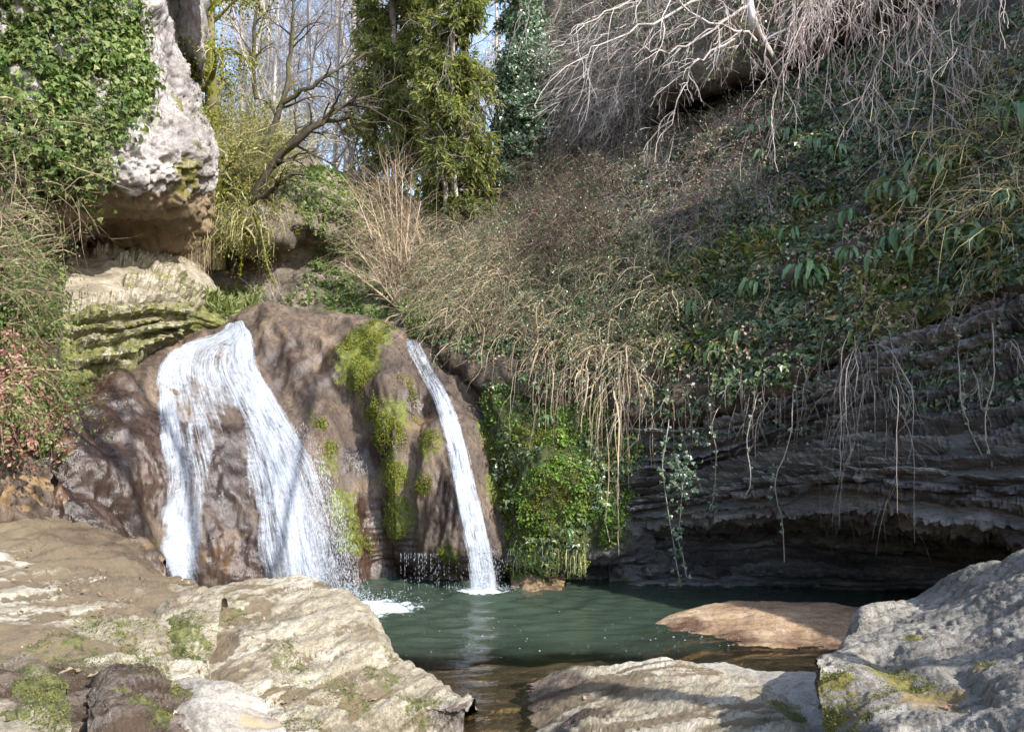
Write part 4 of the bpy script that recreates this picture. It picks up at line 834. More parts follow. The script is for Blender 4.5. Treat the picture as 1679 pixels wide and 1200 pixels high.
def ivy_cover(name, parts, mat, label, size=(.04, .08), tpl=IVY, depth=.14, clump=1.6, seed=1, category='ivy', sag=1.0, parent=None, thing=False):
    """a coat of leaves; parts = [(surface, count, patch, density)]"""
    r = np.random.default_rng(seed); acc = []
    for key, N, poly, dens in parts:
        P, Nn = cover(key, N, r, poly, dens)
        kp = r.random(len(P)) < .3 + .7 * sstep(-.18, .18, fbm(P * clump * 2.6, 3, seed + 60)); P, Nn = P[kp], Nn[kp]
        lump = fbm(P * clump, 3, seed + 50); P = P + Nn * (depth * (0.35 + 1.1 * np.clip(lump, -.4, .8)) * r.random(len(P)) ** .6 + .02)[:, None]
        A = np.array([0, 0, -sag]) + r.normal(0, .55, P.shape) + Nn * .25
        acc.append(leaves(P, A, unit(Nn + np.array([0, -.1, .5]) + r.normal(0, .42, P.shape)), (size[0] * .75 + (size[1] * 1.25 - size[0] * .75) * r.random(len(P)) ** 1.6), tpl))
    return add(name, lmesh(name, join(acc)), mat, parent, **({} if parent else dict(label=label, category=category)), **({} if thing else dict(kind='stuff')))

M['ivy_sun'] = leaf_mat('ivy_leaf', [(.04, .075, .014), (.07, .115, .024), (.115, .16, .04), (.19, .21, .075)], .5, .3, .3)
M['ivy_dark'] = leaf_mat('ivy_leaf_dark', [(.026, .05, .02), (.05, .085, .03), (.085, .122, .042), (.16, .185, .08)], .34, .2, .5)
M['ivy_grey'] = leaf_mat('ivy_leaf_bluish', [(.04, .08, .038), (.07, .12, .06), (.11, .165, .09), (.18, .22, .14)], .32, .2, .55)
M['fresh'] = leaf_mat('fresh_green_leaf', [(.055, .13, .016), (.105, .20, .026), (.16, .26, .042), (.24, .30, .065)], .5, .4, .3)
M['mossleaf'] = leaf_mat('moss_tuft', [(.05, .075, .01), (.10, .125, .016), (.17, .175, .03), (.25, .23, .055)], .8, .3, .1)
M['fern'] = leaf_mat('fern_frond', [(.055, .125, .045), (.10, .18, .075), (.17, .25, .13)], .3, .25, .5)
M['needle'] = leaf_mat('conifer_needle', [(.07, .095, .028), (.13, .152, .045), (.2, .21, .07), (.28, .26, .11)], .6, .42, .25)
M['needle_dark'] = leaf_mat('conifer_needle_dark', [(.03, .06, .026), (.055, .09, .04), (.09, .125, .055)], .6, .25, .25)
M['litter'] = leaf_mat('dead_leaf', [(.12, .075, .04), (.22, .155, .09), (.33, .25, .17), (.42, .35, .27)], .7, .15, .2)
M['bracken'] = leaf_mat('dead_bracken', [(.16, .075, .055), (.25, .13, .10), (.34, .2, .16)], .8, .2, .1)
M['bark'] = bark_mat('grey_bark', [(.13, .11, .09), (.34, .30, .26)])
M['bark_pale'] = bark_mat('pale_bark', [(.28, .24, .21), (.5, .45, .42)])
M['bark_dark'] = bark_mat('dark_mossy_bark', [(.03, .025, .02), (.08, .065, .045)], moss=(.10, .11, .02), mlev=.58)
M['bark_moss'] = bark_mat('mossy_bark', [(.09, .075, .04), (.2, .17, .1)], moss=(.17, .17, .03), mlev=.47)
M['twig_tan'] = bark_mat('tan_twig', [(.22, .16, .10), (.44, .35, .24)], 3)
M['twig_grey'] = bark_mat('grey_twig', [(.14, .12, .105), (.34, .30, .27)], 3)
M['twig_red'] = bark_mat('reddish_twig', [(.10, .062, .05), (.24, .17, .14)], 3)
M['twig_lichen'] = bark_mat('lichen_twig', [(.27, .24, .11), (.52, .47, .27)], 3)
M['twig_pink'] = bark_mat('pinkish_twig', [(.26, .2, .17), (.5, .42, .38)], 3)

def thicket(name, base, nrm, mat, label, seed, L=(.5, 1.1), rad=.006, k=6, droop=.5, wig=.2, lift=.6, per=4, sub=.45, per2=0, leaf=None, leaf_n=0, leaf_size=(.03, .05), category='shrub', up=.0, stemname='stems', dir_=(0, 0, 0), spread=.8, group=None, tpl=RH):
    r = np.random.default_rng(seed); N = len(base)
    d = nrm * .7 + np.array([0, 0, lift]) + r.normal(0, .45, (N, 3)) + np.array(dir_)
    Ls = r.uniform(*L, N); C = grow(base - nrm * .04, d, Ls, k, droop, wig, r, up); Rr = np.broadcast_to(rad * np.linspace(1, .3, k), (N, k)) * (.45 + 1.8 * r.random((N, 1)) ** 2.5)
    root = empty(name, tuple(np.mean(base, 0)), label=label, category=category)
    if group: root['group'] = group
    acc = [tubes(C, Rr)]; c2, r2 = C, Rr
    if per: c2, r2 = spawn(C, Rr, per, -sub, 4, droop * .6, wig * 1.3, r, spread, up=up); acc.append(tubes(c2, r2 * 1.15, 2))
    if per2: c3, r3 = spawn(c2, r2, per2, -.6, 4, droop * .4, wig * 1.4, r, spread, up=up, rs=.7); acc.append(tubes(c3, r3 * 1.15, 2))
    local(add(stemname, lmesh(stemname, join(acc)), mat, kind='stuff'), root)
    if leaf_n:
        src = c2.reshape(-1, 3); P = src[r.integers(0, len(src), leaf_n)] + r.normal(0, .02, (leaf_n, 3))
        lf = leaves(P, r.normal(0, .7, P.shape) + np.array([0, -.2, -.5]), unit(r.normal(0, .5, P.shape) + np.array([0, -.5, .7])), r.uniform(*leaf_size, leaf_n), tpl)
        local(add('leaves', lmesh('leaves', lf), M[leaf], kind='stuff'), root)
    return root
# ------------------------------------------------------------------ plants
rv = np.random.default_rng(99)
nz = lambda G, f, s: fbm(G * f, 3, s)
# ivy coats (uncountable leaves)
ivy_cover('boulder_ivy', [('boulder', 38000, [(-200,-200),(218,-200),(224,60),(230,130),(228,200),(205,240),(190,285),(150,330),(60,330),(-200,350)], lambda G, x, y: .25 + sstep(-.5, -.1, nz(G, 1.1, 501)))], M['ivy_sun'], 'thick coat of glossy ivy over the left side of the pale boulder', (.05, .095), IVY, .55, 1.5, 11)
ivy_cover('bank_ivy', [('bank', 72000, [(900,260),(1250,120),(1900,-50),(1900,420),(1700,440),(1500,535),(1300,620),(1120,680),(1000,660),(900,560),(1000,420)], lambda G, x, y: sstep(-.55, -.05, nz(G, .9, 502)) * (0.55 + sstep(1000, 1200, x))),
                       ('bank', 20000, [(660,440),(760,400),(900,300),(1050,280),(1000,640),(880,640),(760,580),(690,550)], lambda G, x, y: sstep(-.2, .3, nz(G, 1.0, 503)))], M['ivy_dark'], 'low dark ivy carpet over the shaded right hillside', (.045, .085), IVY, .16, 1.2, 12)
ivy_cover('wall_ivy', [('wall', 12000, [(1010,660),(1150,650),(1300,600),(1450,540),(1700,450),(1900,440),(1900,720),(1679,690),(1500,700),(1300,710),(1120,715),(1010,700)], lambda G, x, y: sstep(-.2, .15, nz(G, .9, 504)) * (.4 + .6 * sstep(1400, 1200, x)))], M['ivy_grey'], 'patches of small bluish ivy clinging to the top of the layered wall', (.045, .075), IVY, .2, 1.4, 13)
ivy_cover('shelter_ivy', [('shelter', 13000, [(440,270),(560,280),(640,340),(640,540),(400,540),(420,470),(500,450),(520,390),(480,340)], lambda G, x, y: sstep(-.45, .05, nz(G, .9, 505))), ('shelter', 2500, [(290,250),(450,250),(470,330),(300,340)], None), ('bank', 1500, [(660,440),(720,420),(740,560),(670,560)], None)], M['ivy_sun'], 'pale ivy draped over the bank behind the waterfall lip', (.05, .09), IVY, .2, 1.2, 14)
ivy_cover('left_bank_ivy', [('lbank', 9000, [(-250,250),(60,360),(110,480),(100,680),(60,720),(-200,800)], lambda G, x, y: sstep(-.2, .2, nz(G, 1.2, 506)))], M['ivy_sun'], 'ivy and bramble leaves over the bank at the left edge', (.04, .075), IVY, .2, 1.5, 15)
FW = [(775,615),(1010,640),(1060,720),(1040,840),(980,915),(850,918),(820,850),(795,720)]
ivy_cover('fern_cover', [('fernwall', 17000, FW, lambda G, x, y: sstep(-.12, .22, nz(G, 1.7, 507)) * (.3 + sstep(820, 880, x)) * (.15 + sstep(1040, 960, x + 60 * nz(G, 2.0, 510))))], M['fresh'], 'bright green leaves coating the bulging wall by the narrow fall', (.02, .05), RH, .16, 2.2, 16, 'leafy plants', .7)
ivy_cover('wall_moss', [('fernwall', 30000, FW, lambda G, x, y: sstep(-.3, .1, nz(G, 1.2, 511)) * (.2 + sstep(1050, 960, x + 60 * nz(G, 2.0, 510))))], M['mossleaf'], 'yellow green moss beneath the leaves of the bulging wall', (.012, .03), RH, .06, 2.2, 26, 'moss', .9)
ivy_cover('wall_creeper', [('fernwall', 2600, FW, lambda G, x, y: sstep(0, .3, nz(G, 1.5, 512)))], M['ivy_dark'], 'darker creeper leaves mixed into the green wall', (.04, .075), IVY, .2, 2.2, 27, 'creeper', 1.0)
ivy_cover('cliff_moss', [('cliff', 40000, None, lambda G, x, y: sstep(-.25, .25, fbm(G * np.array([2.2, 2.2, 1.2]), 4, 509)) * blobs(G, [(at(*p), r_, 1) for p, r_ in [((598,575,12.8),.38),((590,610,12.5),.28),((622,545,13.1),.22),((632,780,11.7),.24),((640,850,11.7),.24),((570,850,11.5),.22),((700,720,11.7),.16),((818,720,12.1),.24),((640,700,12),.3),((600,660,12.2),.25),((655,640,12.3),.2),((540,730,11.8),.15),((600,900,11.6),.25),((690,790,11.5),.14),((735,905,11.1),.14),((826,820,11.7),.24),((525,690,11.9),.10),((545,770,11.7),.12),((665,900,11.5),.14)]]) ** 2)], M['mossleaf'], 'yellow green moss cushions on the brown waterfall rock', (.010, .024), RH, .05, 3.0, 17, 'moss')
ivy_cover('lip_grass', [('shelter', 2200, [(330,470),(420,480),(430,530),(340,530)], None), ('bank', 1600, [(660,500),(720,500),(740,560),(670,556)], None), ('ledge', 900, [(330,470),(385,505),(385,530),(340,510)], None)], leaf_mat('pale_grass', [(.11, .14, .04), (.17, .2, .07), (.24, .25, .11)], .6, .3, .2), 'pale green grass tufts beside the stream at the lip', (.10, .22), NEE, .10, 2, 18, 'grass', -.5)
ivy_cover('slope_litter', [('bank', 24000, [(700,400),(900,300),(1100,200),(1300,140),(1700,60),(1700,440),(1300,610),(1000,640),(760,590),(680,540)], lambda G, x, y: sstep(-.5, .3, nz(G, .7, 508)) * (1 - .45 * sstep(1150, 1400, x)))], M['litter'], 'scattered dead leaves lying over the right hillside', (.04, .08), RH, .06, 2, 19, 'leaf litter', .3)

# thickets of bare stems
def brush(name, poly, N, keys, mat, label, seed, **kw):
    P, Nn = pick(poly, int(N * .8), keys, np.random.default_rng(seed)); return thicket(name, P, Nn, M[mat], label, seed, **kw)
brush('dry_brush', [(-20,170),(70,200),(130,270),(110,330),(-20,330)], 90, ['boulder', 'lbank'], 'twig_tan', 'tangle of dry tan twigs across the ivy at the left edge', 601, L=(.6, 1.5), per=5, per2=2, droop=.35, lift=.2, rad=.007)
brush('dry_shrub', [(-40,330),(50,380),(60,430),(40,500),(-40,520)], 190, ['lbank', 'ledge'], 'twig_tan', 'straw coloured shrub arching over the stepped ledge at the left', 602, L=(.4, 1.0), per=5, per2=2, droop=.6, lift=.7, leaf='ivy_sun', leaf_n=2400, dir_=(.2, -.2, 0))
brush('leafy_bramble', [(-20,470),(60,480),(70,520),(60,640),(40,700),(-20,690)], 190, ['lbank', 'ledge'], 'twig_tan', 'leafy bramble hanging down the left bank beside the ledge', 603, L=(.4, 1.0), per=5, per2=2, droop=1.0, lift=.4, leaf='ivy_sun', leaf_n=4600, dir_=(.3, -.3, 0))
brush('dead_bracken', [(-20,545),(40,560),(62,640),(40,690),(-20,690)], 170, ['lbank'], 'twig_red', 'rusty red dead bracken drooping at the left edge', 604, L=(.35, .7), per=6, per2=2, droop=1.3, lift=.4, leaf='bracken', leaf_n=3600, leaf_size=(.03, .07), dir_=(.3, -.5, 0))
brush('grey_thicket', [(935,110),(1010,70),(1080,90),(1060,200),(990,240),(930,230)], 560, ['overhang', 'bank'], 'twig_grey', 'pale grey thicket of fine twigs under the high overhang', 605, L=(.9, 2.2), per=6, per2=3, droop=.55, lift=.5, rad=.009, dir_=(-.2, -.6, 0))
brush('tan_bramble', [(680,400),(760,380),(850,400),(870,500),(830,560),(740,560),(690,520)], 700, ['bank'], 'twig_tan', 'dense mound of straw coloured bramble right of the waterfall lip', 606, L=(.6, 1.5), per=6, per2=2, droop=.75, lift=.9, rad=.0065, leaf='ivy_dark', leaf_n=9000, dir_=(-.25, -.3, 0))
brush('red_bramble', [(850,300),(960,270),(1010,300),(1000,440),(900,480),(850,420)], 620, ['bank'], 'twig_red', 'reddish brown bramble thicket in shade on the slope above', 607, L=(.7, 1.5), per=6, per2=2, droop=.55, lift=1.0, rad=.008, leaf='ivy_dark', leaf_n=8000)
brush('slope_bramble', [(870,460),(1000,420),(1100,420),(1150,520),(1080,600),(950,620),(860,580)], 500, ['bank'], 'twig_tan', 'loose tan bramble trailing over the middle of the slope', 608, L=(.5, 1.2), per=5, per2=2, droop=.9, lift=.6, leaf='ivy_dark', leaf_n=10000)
brush('trailing_canes', [(830,560),(900,540),(960,560),(1000,580),(960,640),(860,620)], 120, ['bank', 'fernwall'], 'twig_tan', 'pale dry canes arching down over the green ferny wall', 609, L=(.7, 1.6), per=3, droop=1.5, lift=.5, rad=.007, wig=.19, k=10, sub=.4, dir_=(.1, -.6, 0))
brush('hanging_canes', [(985,560),(1035,570),(1035,640),(985,640)], 75, ['bank', 'fernwall'], 'twig_tan', 'dry tan canes hanging in a long tress over the dark wall', 610, L=(1.0, 2.0), per=3, droop=2.2, lift=.2, rad=.008, wig=.2, k=12, sub=.35, dir_=(.1, -.5, 0))
brush('wall_tress', [(1370,540),(1440,540),(1470,640),(1400,650)], 50, ['bank', 'wall'], 'twig_grey', 'grey tress of bare twigs hanging over the layered wall', 611, L=(1.1, 2.3), per=3, droop=1.6, lift=.2, rad=.005, wig=.19, k=12, sub=.4, dir_=(.1, -.5, 0))
brush('litter_twigs', [(1000,220),(1150,180),(1290,160),(1250,300),(1100,380),(1000,420)], 500, ['bank'], 'twig_red', 'brown dead stems and litter on the sunlit patch of the slope', 612, L=(.3, .9), per=4, droop=.8, lift=.4, leaf='litter', leaf_n=3500)
brush('right_twigs', [(1540,150),(1700,120),(1700,420),(1560,300)], 80, ['bank'], 'twig_lichen', 'thin yellowish twigs criss-crossing the right edge of the slope', 613, L=(.6, 1.6), per=4, per2=2, droop=.5, lift=.4, rad=.005, dir_=(-.5, -.4, 0))
brush('bank_runners', [(1050,560),(1300,480),(1640,420),(1640,520),(1300,640),(1060,690)], 170, ['bank', 'wall'], 'twig_red', 'thin brown runners dangling from the brow over the layered wall', 614, L=(.4, 1.1), per=2, droop=2.0, lift=.1, rad=.004, k=9, wig=.16, dir_=(0, -.5, 0), leaf='ivy_grey', leaf_n=1500, leaf_size=(.03, .06))
brush('shelter_shrub', [(600,400),(650,330),(710,340),(710,470),(620,500)], 200, ['shelter', 'bank'], 'twig_tan', 'pale bare shrub fanning to the left behind the rock lip', 615, L=(.9, 2.0), per=6, per2=2, droop=.25, lift=.9, rad=.008, dir_=(-.6, -.3, 0))
brush('lichen_shrub', [(345,240),(430,250),(470,290),(440,320),(330,330)], 320, ['shelter'], 'twig_lichen', 'yellow lichened shrub spilling from the top of the rock shelter', 616, L=(.9, 2.2), per=6, per2=3, droop=.35, lift=1.2, rad=.010, leaf='mossleaf', leaf_n=9000, leaf_size=(.03, .06), dir_=(-.1, -.4, 0))
brush('lichen_drape', [(330,300),(460,300),(470,350),(420,385),(310,370)], 260, ['shelter'], 'twig_lichen', 'yellow green mossy twigs draping over the shelter roof', 617, L=(.5, 1.2), per=5, per2=2, droop=1.4, lift=.4, rad=.009, leaf='mossleaf', leaf_n=5000, leaf_size=(.025, .05), dir_=(0, -.6, 0))
brush('root_curtain', [(300,345),(352,345),(352,372),(305,376)], 170, ['shelter'], 'twig_tan', 'pale curtain of dry roots hanging beneath the boulder', 618, L=(.8, 1.5), per=3, droop=2.6, lift=.0, rad=.006, k=10, wig=.08, sub=.35, dir_=(0, -.5, 0))
brush('lip_scrub', [(400,470),(470,460),(480,520),(410,520)], 60, ['shelter'], 'twig_grey', 'few bare grey twigs standing beside the stream above the lip', 619, L=(.4, .9), per=4, droop=.1, lift=.9)

brush('grey_scrub', [(1000,300),(1130,240),(1270,200),(1280,330),(1150,440),(1020,440)], 420, ['bank'], 'twig_grey', 'grey brown leafless scrub spread across the upper middle of the slope', 625, L=(.4, 1.1), per=5, per2=2, droop=.5, lift=.8, rad=.006, leaf='litter', leaf_n=1500)
brush('overhang_brush', [(890,-40),(1300,-120),(1300,20),(1120,90),(990,140),(900,180)], 420, ['overhang'], 'twig_red', 'brown tangle of brush covering the face of the high overhang', 626, L=(.8, 2.0), per=5, per2=2, droop=.9, lift=.2, rad=.008, leaf='ivy_dark', leaf_n=5000, leaf_size=(.05, .09), dir_=(-.2, -.5, 0))
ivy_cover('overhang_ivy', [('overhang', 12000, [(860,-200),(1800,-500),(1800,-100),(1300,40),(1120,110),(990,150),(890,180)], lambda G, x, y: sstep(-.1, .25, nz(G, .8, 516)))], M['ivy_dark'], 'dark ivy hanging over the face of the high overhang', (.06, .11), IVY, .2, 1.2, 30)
brush('moss_fringe', [(838,880),(960,880),(960,912),(842,912)], 260, ['fernwall'], 'twig_lichen', 'pale mossy fringe dripping from the lower edge of the green wall', 622, L=(.12, .38), per=2, droop=3.0, lift=-.4, rad=.004, k=6, wig=.06, leaf='fresh', leaf_n=1500, leaf_size=(.015, .035), category='moss fringe')
brush('straw_litter', [(1080,420),(1300,300),(1660,240),(1660,430),(1400,540),(1150,620),(1060,560)], 420, ['bank'], 'twig_tan', 'thin dead stems and bits of straw lying through the ivy slope', 623, L=(.2, .7), per=3, droop=1.0, lift=.3, rad=.004, wig=.25, leaf='litter', leaf_n=2500, leaf_size=(.03, .07))
brush('wall_top_twigs', [(1020,640),(1300,590),(1660,500),(1660,640),(1300,690),(1030,700)], 170, ['wall', 'bank'], 'twig_grey', 'tangle of fine grey twigs among ivy at the top of the wall', 624, L=(.3, .9), per=3, per2=1, droop=1.4, lift=.2, rad=.004, wig=.22, dir_=(0, -.4, 0))
ivy_cover('slope_grass', [('bank', 9000, [(860,420),(1200,360),(1660,200),(1660,440),(1300,600),(1000,640),(860,580)], lambda G, x, y: sstep(.0, .35, nz(G, 1.1, 513)))], leaf_mat('slope_grass', [(.06, .09, .02), (.11, .14, .03), (.19, .19, .07), (.27, .22, .12)], .6, .3, .2), 'drooping yellowish grass tufts scattered over the right slope', (.10, .24), NEE, .06, 2, 28, 'grass', .5)
# moss cushions raised on the foreground stones
acc = []
for key, sp in MOSS.items():
    if sp:
        P, Nn = cover(key, 200 + int(1800 * sum(r_ * r_ * 4 for _, r_, _ in sp)), rv, None, lambda G, x, y: blobs(G, sp) ** 2 * sstep(-.1, .3, fbm(G * 4, 3, 514)))
        acc.append(leaves(P + Nn * (rv.random((len(P), 1)) * .012), Nn * 1.2 + rv.normal(0, .7, P.shape), rv.normal(0, 1, P.shape), rv.uniform(.005, .015, len(P))))
add('rock_moss', lmesh('rock_moss', join(acc)), leaf_mat('cushion_moss', [(.07, .075, .02), (.13, .13, .04), (.2, .19, .07)], .9, .25, .1), kind='stuff', label='small raised moss cushions dotted over the foreground rocks', category='moss')
ivy_cover('rock_litter', [('rock_shelf', 260, [(0,860),(330,960),(340,1200),(0,1200)], lambda G, x, y: sstep(.1, .4, nz(G, 1.6, 515))), ('slanting_slab', 70, None, None)], M['litter'], 'crumbs of dead leaf lying in hollows of the foreground rock', (.015, .045), RH, .01, 2, 29, 'leaf litter', .1)

# stems of the coppice shrub: tall upright rods
r = np.random.default_rng(620); b0 = on(655, 508, ['bank', 'shelter'])[0]
root = empty('coppice_shrub', tuple(b0), label='many stemmed bare shrub with tall upright rods left of the conifers', category='shrub')
tops = [(588,330),(600,300),(618,285),(634,268),(648,262),(660,285),(676,300),(690,330),(566,380),(560,430),(700,380)]
for (tx, ty) in tops:
    C = cr(np.array([b0, np.array(at((655 * .6 + tx * .4), 508 * .6 + ty * .4, b0[1])), np.array(at(tx, ty, b0[1] + r.uniform(-.5, .5)))]), 10)[None]
    Rr = np.linspace(.028, .008, 10)[None]
    c2, r2 = spawn(C, Rr, 26, -.26, 6, .1, .13, r, .75, .2, up=.08); c3, r3 = spawn(c2, r2, 4, -.45, 4, .1, .15, r, .7)
    lo = local(add('stem', lmesh('stem', tubes(C, Rr, 5), True), M['twig_tan']), root)
    add('twigs', lmesh('twigs', join([tubes(c2, r2), tubes(c3, r3, 2)])), M['twig_tan'], lo, kind='stuff')

# ------------------------------------------------------------------ trees
def tree(name, trunk, rad, mat, label, seed, levels, twigmat=None, group=None, parent_keys=None, sides=8, leaf=None):
    """trunk = places; levels = [(per, length share, points, droop, wander, spread, from, up)]"""
    r = np.random.default_rng(seed); C = cr(np.array(trunk, float), 16)[None]; Rr = np.linspace(rad, rad * .3, 16)[None]
    root = empty(name, tuple(C[0, 0]), label=label, category='tree')
    if group: root['group'] = group
    local(add('trunk', lmesh('trunk', tubes(C, Rr, sides), True), mat), root)
    c, q = C, Rr; acc = []
    for i, (per, Ls, k, dr, wg, sp, t0, up) in enumerate(levels):
        c, q = spawn(c, q, per, -Ls, k, dr, wg, r, sp, t0, up=up, rs=.6 if i else .5)
        q = np.maximum(q, .004)
        if i == 0:
            for w_ in range(len(c)): local(add('limb', lmesh('limb', tubes(c[w_:w_ + 1], q[w_:w_ + 1], 5), True), mat), root)
        else: acc.append(tubes(c, q, 3 if i == 1 else 2))
    if acc: local(add('twigs', lmesh('twigs', join(acc)), twigmat or mat, kind='stuff'), root)
    return root, c
BARE = [(12, .40, 7, -.12, .14, .85, .15, .05), (8, .5, 5, -.1, .18, .8, .2, .05), (6, .5, 5, -.05, .2, .85, .2, .03), (4, .6, 4, 0, .2, .85, .2, 0)]
# leafless wood on the far slope: four built trees, the others repeat their shapes
protos = []
spots = [(372,300,24,.11,13),(398,285,28,.12,12),(428,300,22,.10,11),(455,275,26,.13,14),(482,282,30,.12,13),(508,270,24,.14,14),(540,275,22,.15,14),(562,262,28,.16,15),(590,270,24,.10,12),(618,285,30,.13,13),(645,300,27,.12,13),(700,310,31,.12,14),(790,292,27,.09,11),(815,300,31,.12,13),(415,250,36,.16,14),(468,245,38,.16,13),(525,240,40,.17,14),(580,245,37,.15,14),(352,270,33,.14,14),(770,285,38,.14,13),(500,255,34,.14,13),(550,250,35,.14,13),(440,262,33,.1,12),(632,262,36,.12,13),(740,285,36,.12,13)]
ORD = 'first second third fourth fifth sixth seventh eighth ninth tenth eleventh twelfth thirteenth fourteenth fifteenth sixteenth seventeenth eighteenth nineteenth twentieth twenty-first twenty-second twenty-third twenty-fourth twenty-fifth twenty-sixth twenty-seventh twenty-eighth twenty-ninth thirtieth'.split()
rank = {q: k for k, q in enumerate(sorted(range(len(spots)), key=lambda q: spots[q][0]))}
for i, (px_, py_, Yd, rd, H) in enumerate(spots):
    tlab = 'slender leafless pale tree in the far wood, %s from the left' % ORD[rank[i]]
    x0, y0, z0 = at(px_, py_, Yd); z0 = min(z0, float(terr(np.array(x0), np.array(y0))) + .5)
    if i < 4:
        lean = rv.normal(0, .6, 2)
        root, _ = tree('bare_tree', [(0, 0, -.6), (lean[0] * .2, lean[1] * .2, H * .3), (lean[0] * .7, lean[1] * .5, H * .65), (lean[0], lean[1], H)], rd, M['bark_pale'], tlab, 700 + i, BARE, group='leafless trees on the far slope'); protos.append(root)
        for ch in root.children: ch.matrix_parent_inverse.identity()
        root.location = (x0, y0, z0)
    else:
        src = protos[i % 4]; o = src.copy(); COL.objects.link(o); o.location = (x0, y0, z0); o.rotation_euler = (0, 0, rv.uniform(0, 6.28)); s = H / 13 * rv.uniform(.85, 1.15); o.scale = (s, s, s); o['label'] = tlab
        for ch in src.children:
            c = ch.copy(); COL.objects.link(c); c.parent = o
# dark tree with a long arching limb over the rock shelter
r = np.random.default_rng(730)
root = empty('arching_tree', at(440, 330, 15.6), label='dark mossy tree with long limbs arching right above the rock shelter', category='tree')
limbs = [([(400,345,15.6),(440,285,15.4),(470,235,15.3),(515,205,15.3),(560,193,15.5),(600,198,15.7)], .085), ([(455,262,15.4),(500,222,15.2),(545,186,15.2),(570,174,15.4),(625,180,15.8)], .07),
         ([(462,170,15.6),(500,150,15.5),(540,122,15.5),(572,102,15.7),(610,85,16)], .05), ([(430,250,15.5),(455,190,15.6),(470,140,15.6),(478,60,15.8),(486,-40,16)], .07),
         ([(400,345,15.6),(445,310,15.3),(470,290,15.1),(500,285,15.1)], .06), ([(545,186,15.2),(570,150,15.4),(572,120,15.4)], .03), ([(560,175,15.3),(600,160,15.5),(660,125,16)], .03), ([(420,160,16),(415,80,16),(425,0,16),(430,-50,16)], .05)]
for pts, rd in limbs:
    C = path(pts, 14)[None]; C[0] += r.normal(0, .02, C[0].shape); Rr = np.linspace(rd, rd * .3, 14)[None]
    c2, r2 = spawn(C, Rr, 14, -.30, 7, .15, .16, r, .9, .2); c3, r3 = spawn(c2, r2, 5, -.45, 5, .15, .2, r, .8); 
    lo = local(add('limb', lmesh('limb', tubes(C, Rr, 7), True), M['bark_dark']), root)
    add('twigs', lmesh('twigs', join([tubes(c2, np.maximum(r2, .004), 3), tubes(c3, np.maximum(r3, .003) * 1.15, 2)])), M['bark_dark'], lo, kind='stuff')
# mossy trunk against the boulder
root, c = tree('moss_wrapped_tree', [at(356, 440, 15.8), at(348, 200, 14.9), at(345, 80, 14.6), at(350, -120, 14.8)], .16, M['bark_moss'], 'moss and ivy wrapped trunk standing against the pale boulder', 740, [(30, .16, 6, .5, .2, 1.0, .05, 0), (5, .5, 5, .6, .2, .8, .2, 0)], M['twig_lichen'])
P = c.reshape(-1, 3); P = P[rv.integers(0, len(P), 9000)] + rv.normal(0, .12, (9000, 3))
local(add('moss_leaves', lmesh('moss_leaves', leaves(P, rv.normal(0, .6, P.shape) + np.array([0, 0, -.6]), rv.normal(0, .6, P.shape) + np.array([0, -.5, .5]), rv.uniform(.03, .07, len(P)))), M['mossleaf'], kind='stuff'), root)
# hanging mossy stem below the shelter roof
for nm, pts, rd, lab in [('mossy_vine', [(418,352,15.2),(428,385,15.1),(434,420,15.1),(447,462,15.1)], .035, 'thick mossy stem dangling in front of the dark shelter'), ('thin_mossy_vine', [(396,350,15.3),(398,395,15.2),(394,450,15.2)], .014, 'thin mossy vine hanging left of the thicker mossy stem')]:
    C = path(pts, 14)[None]; root = empty(nm, tuple(C[0, 0]), label=lab, category='vine'); local(add('stem', lmesh('stem', tubes(C, np.linspace(rd, rd * .4, 14)[None], 6), True), M['bark_moss']), root)
    P = C[0][rv.integers(0, 14, 500)] + rv.normal(0, rd * .8, (500, 3)); local(add('moss', lmesh('moss', leaves(P, rv.normal(0, .6, P.shape) + np.array([0, 0, -.5]), rv.normal(0, 1, P.shape), rv.uniform(.02, .05, 500))), M['mossleaf'], kind='stuff'), root)

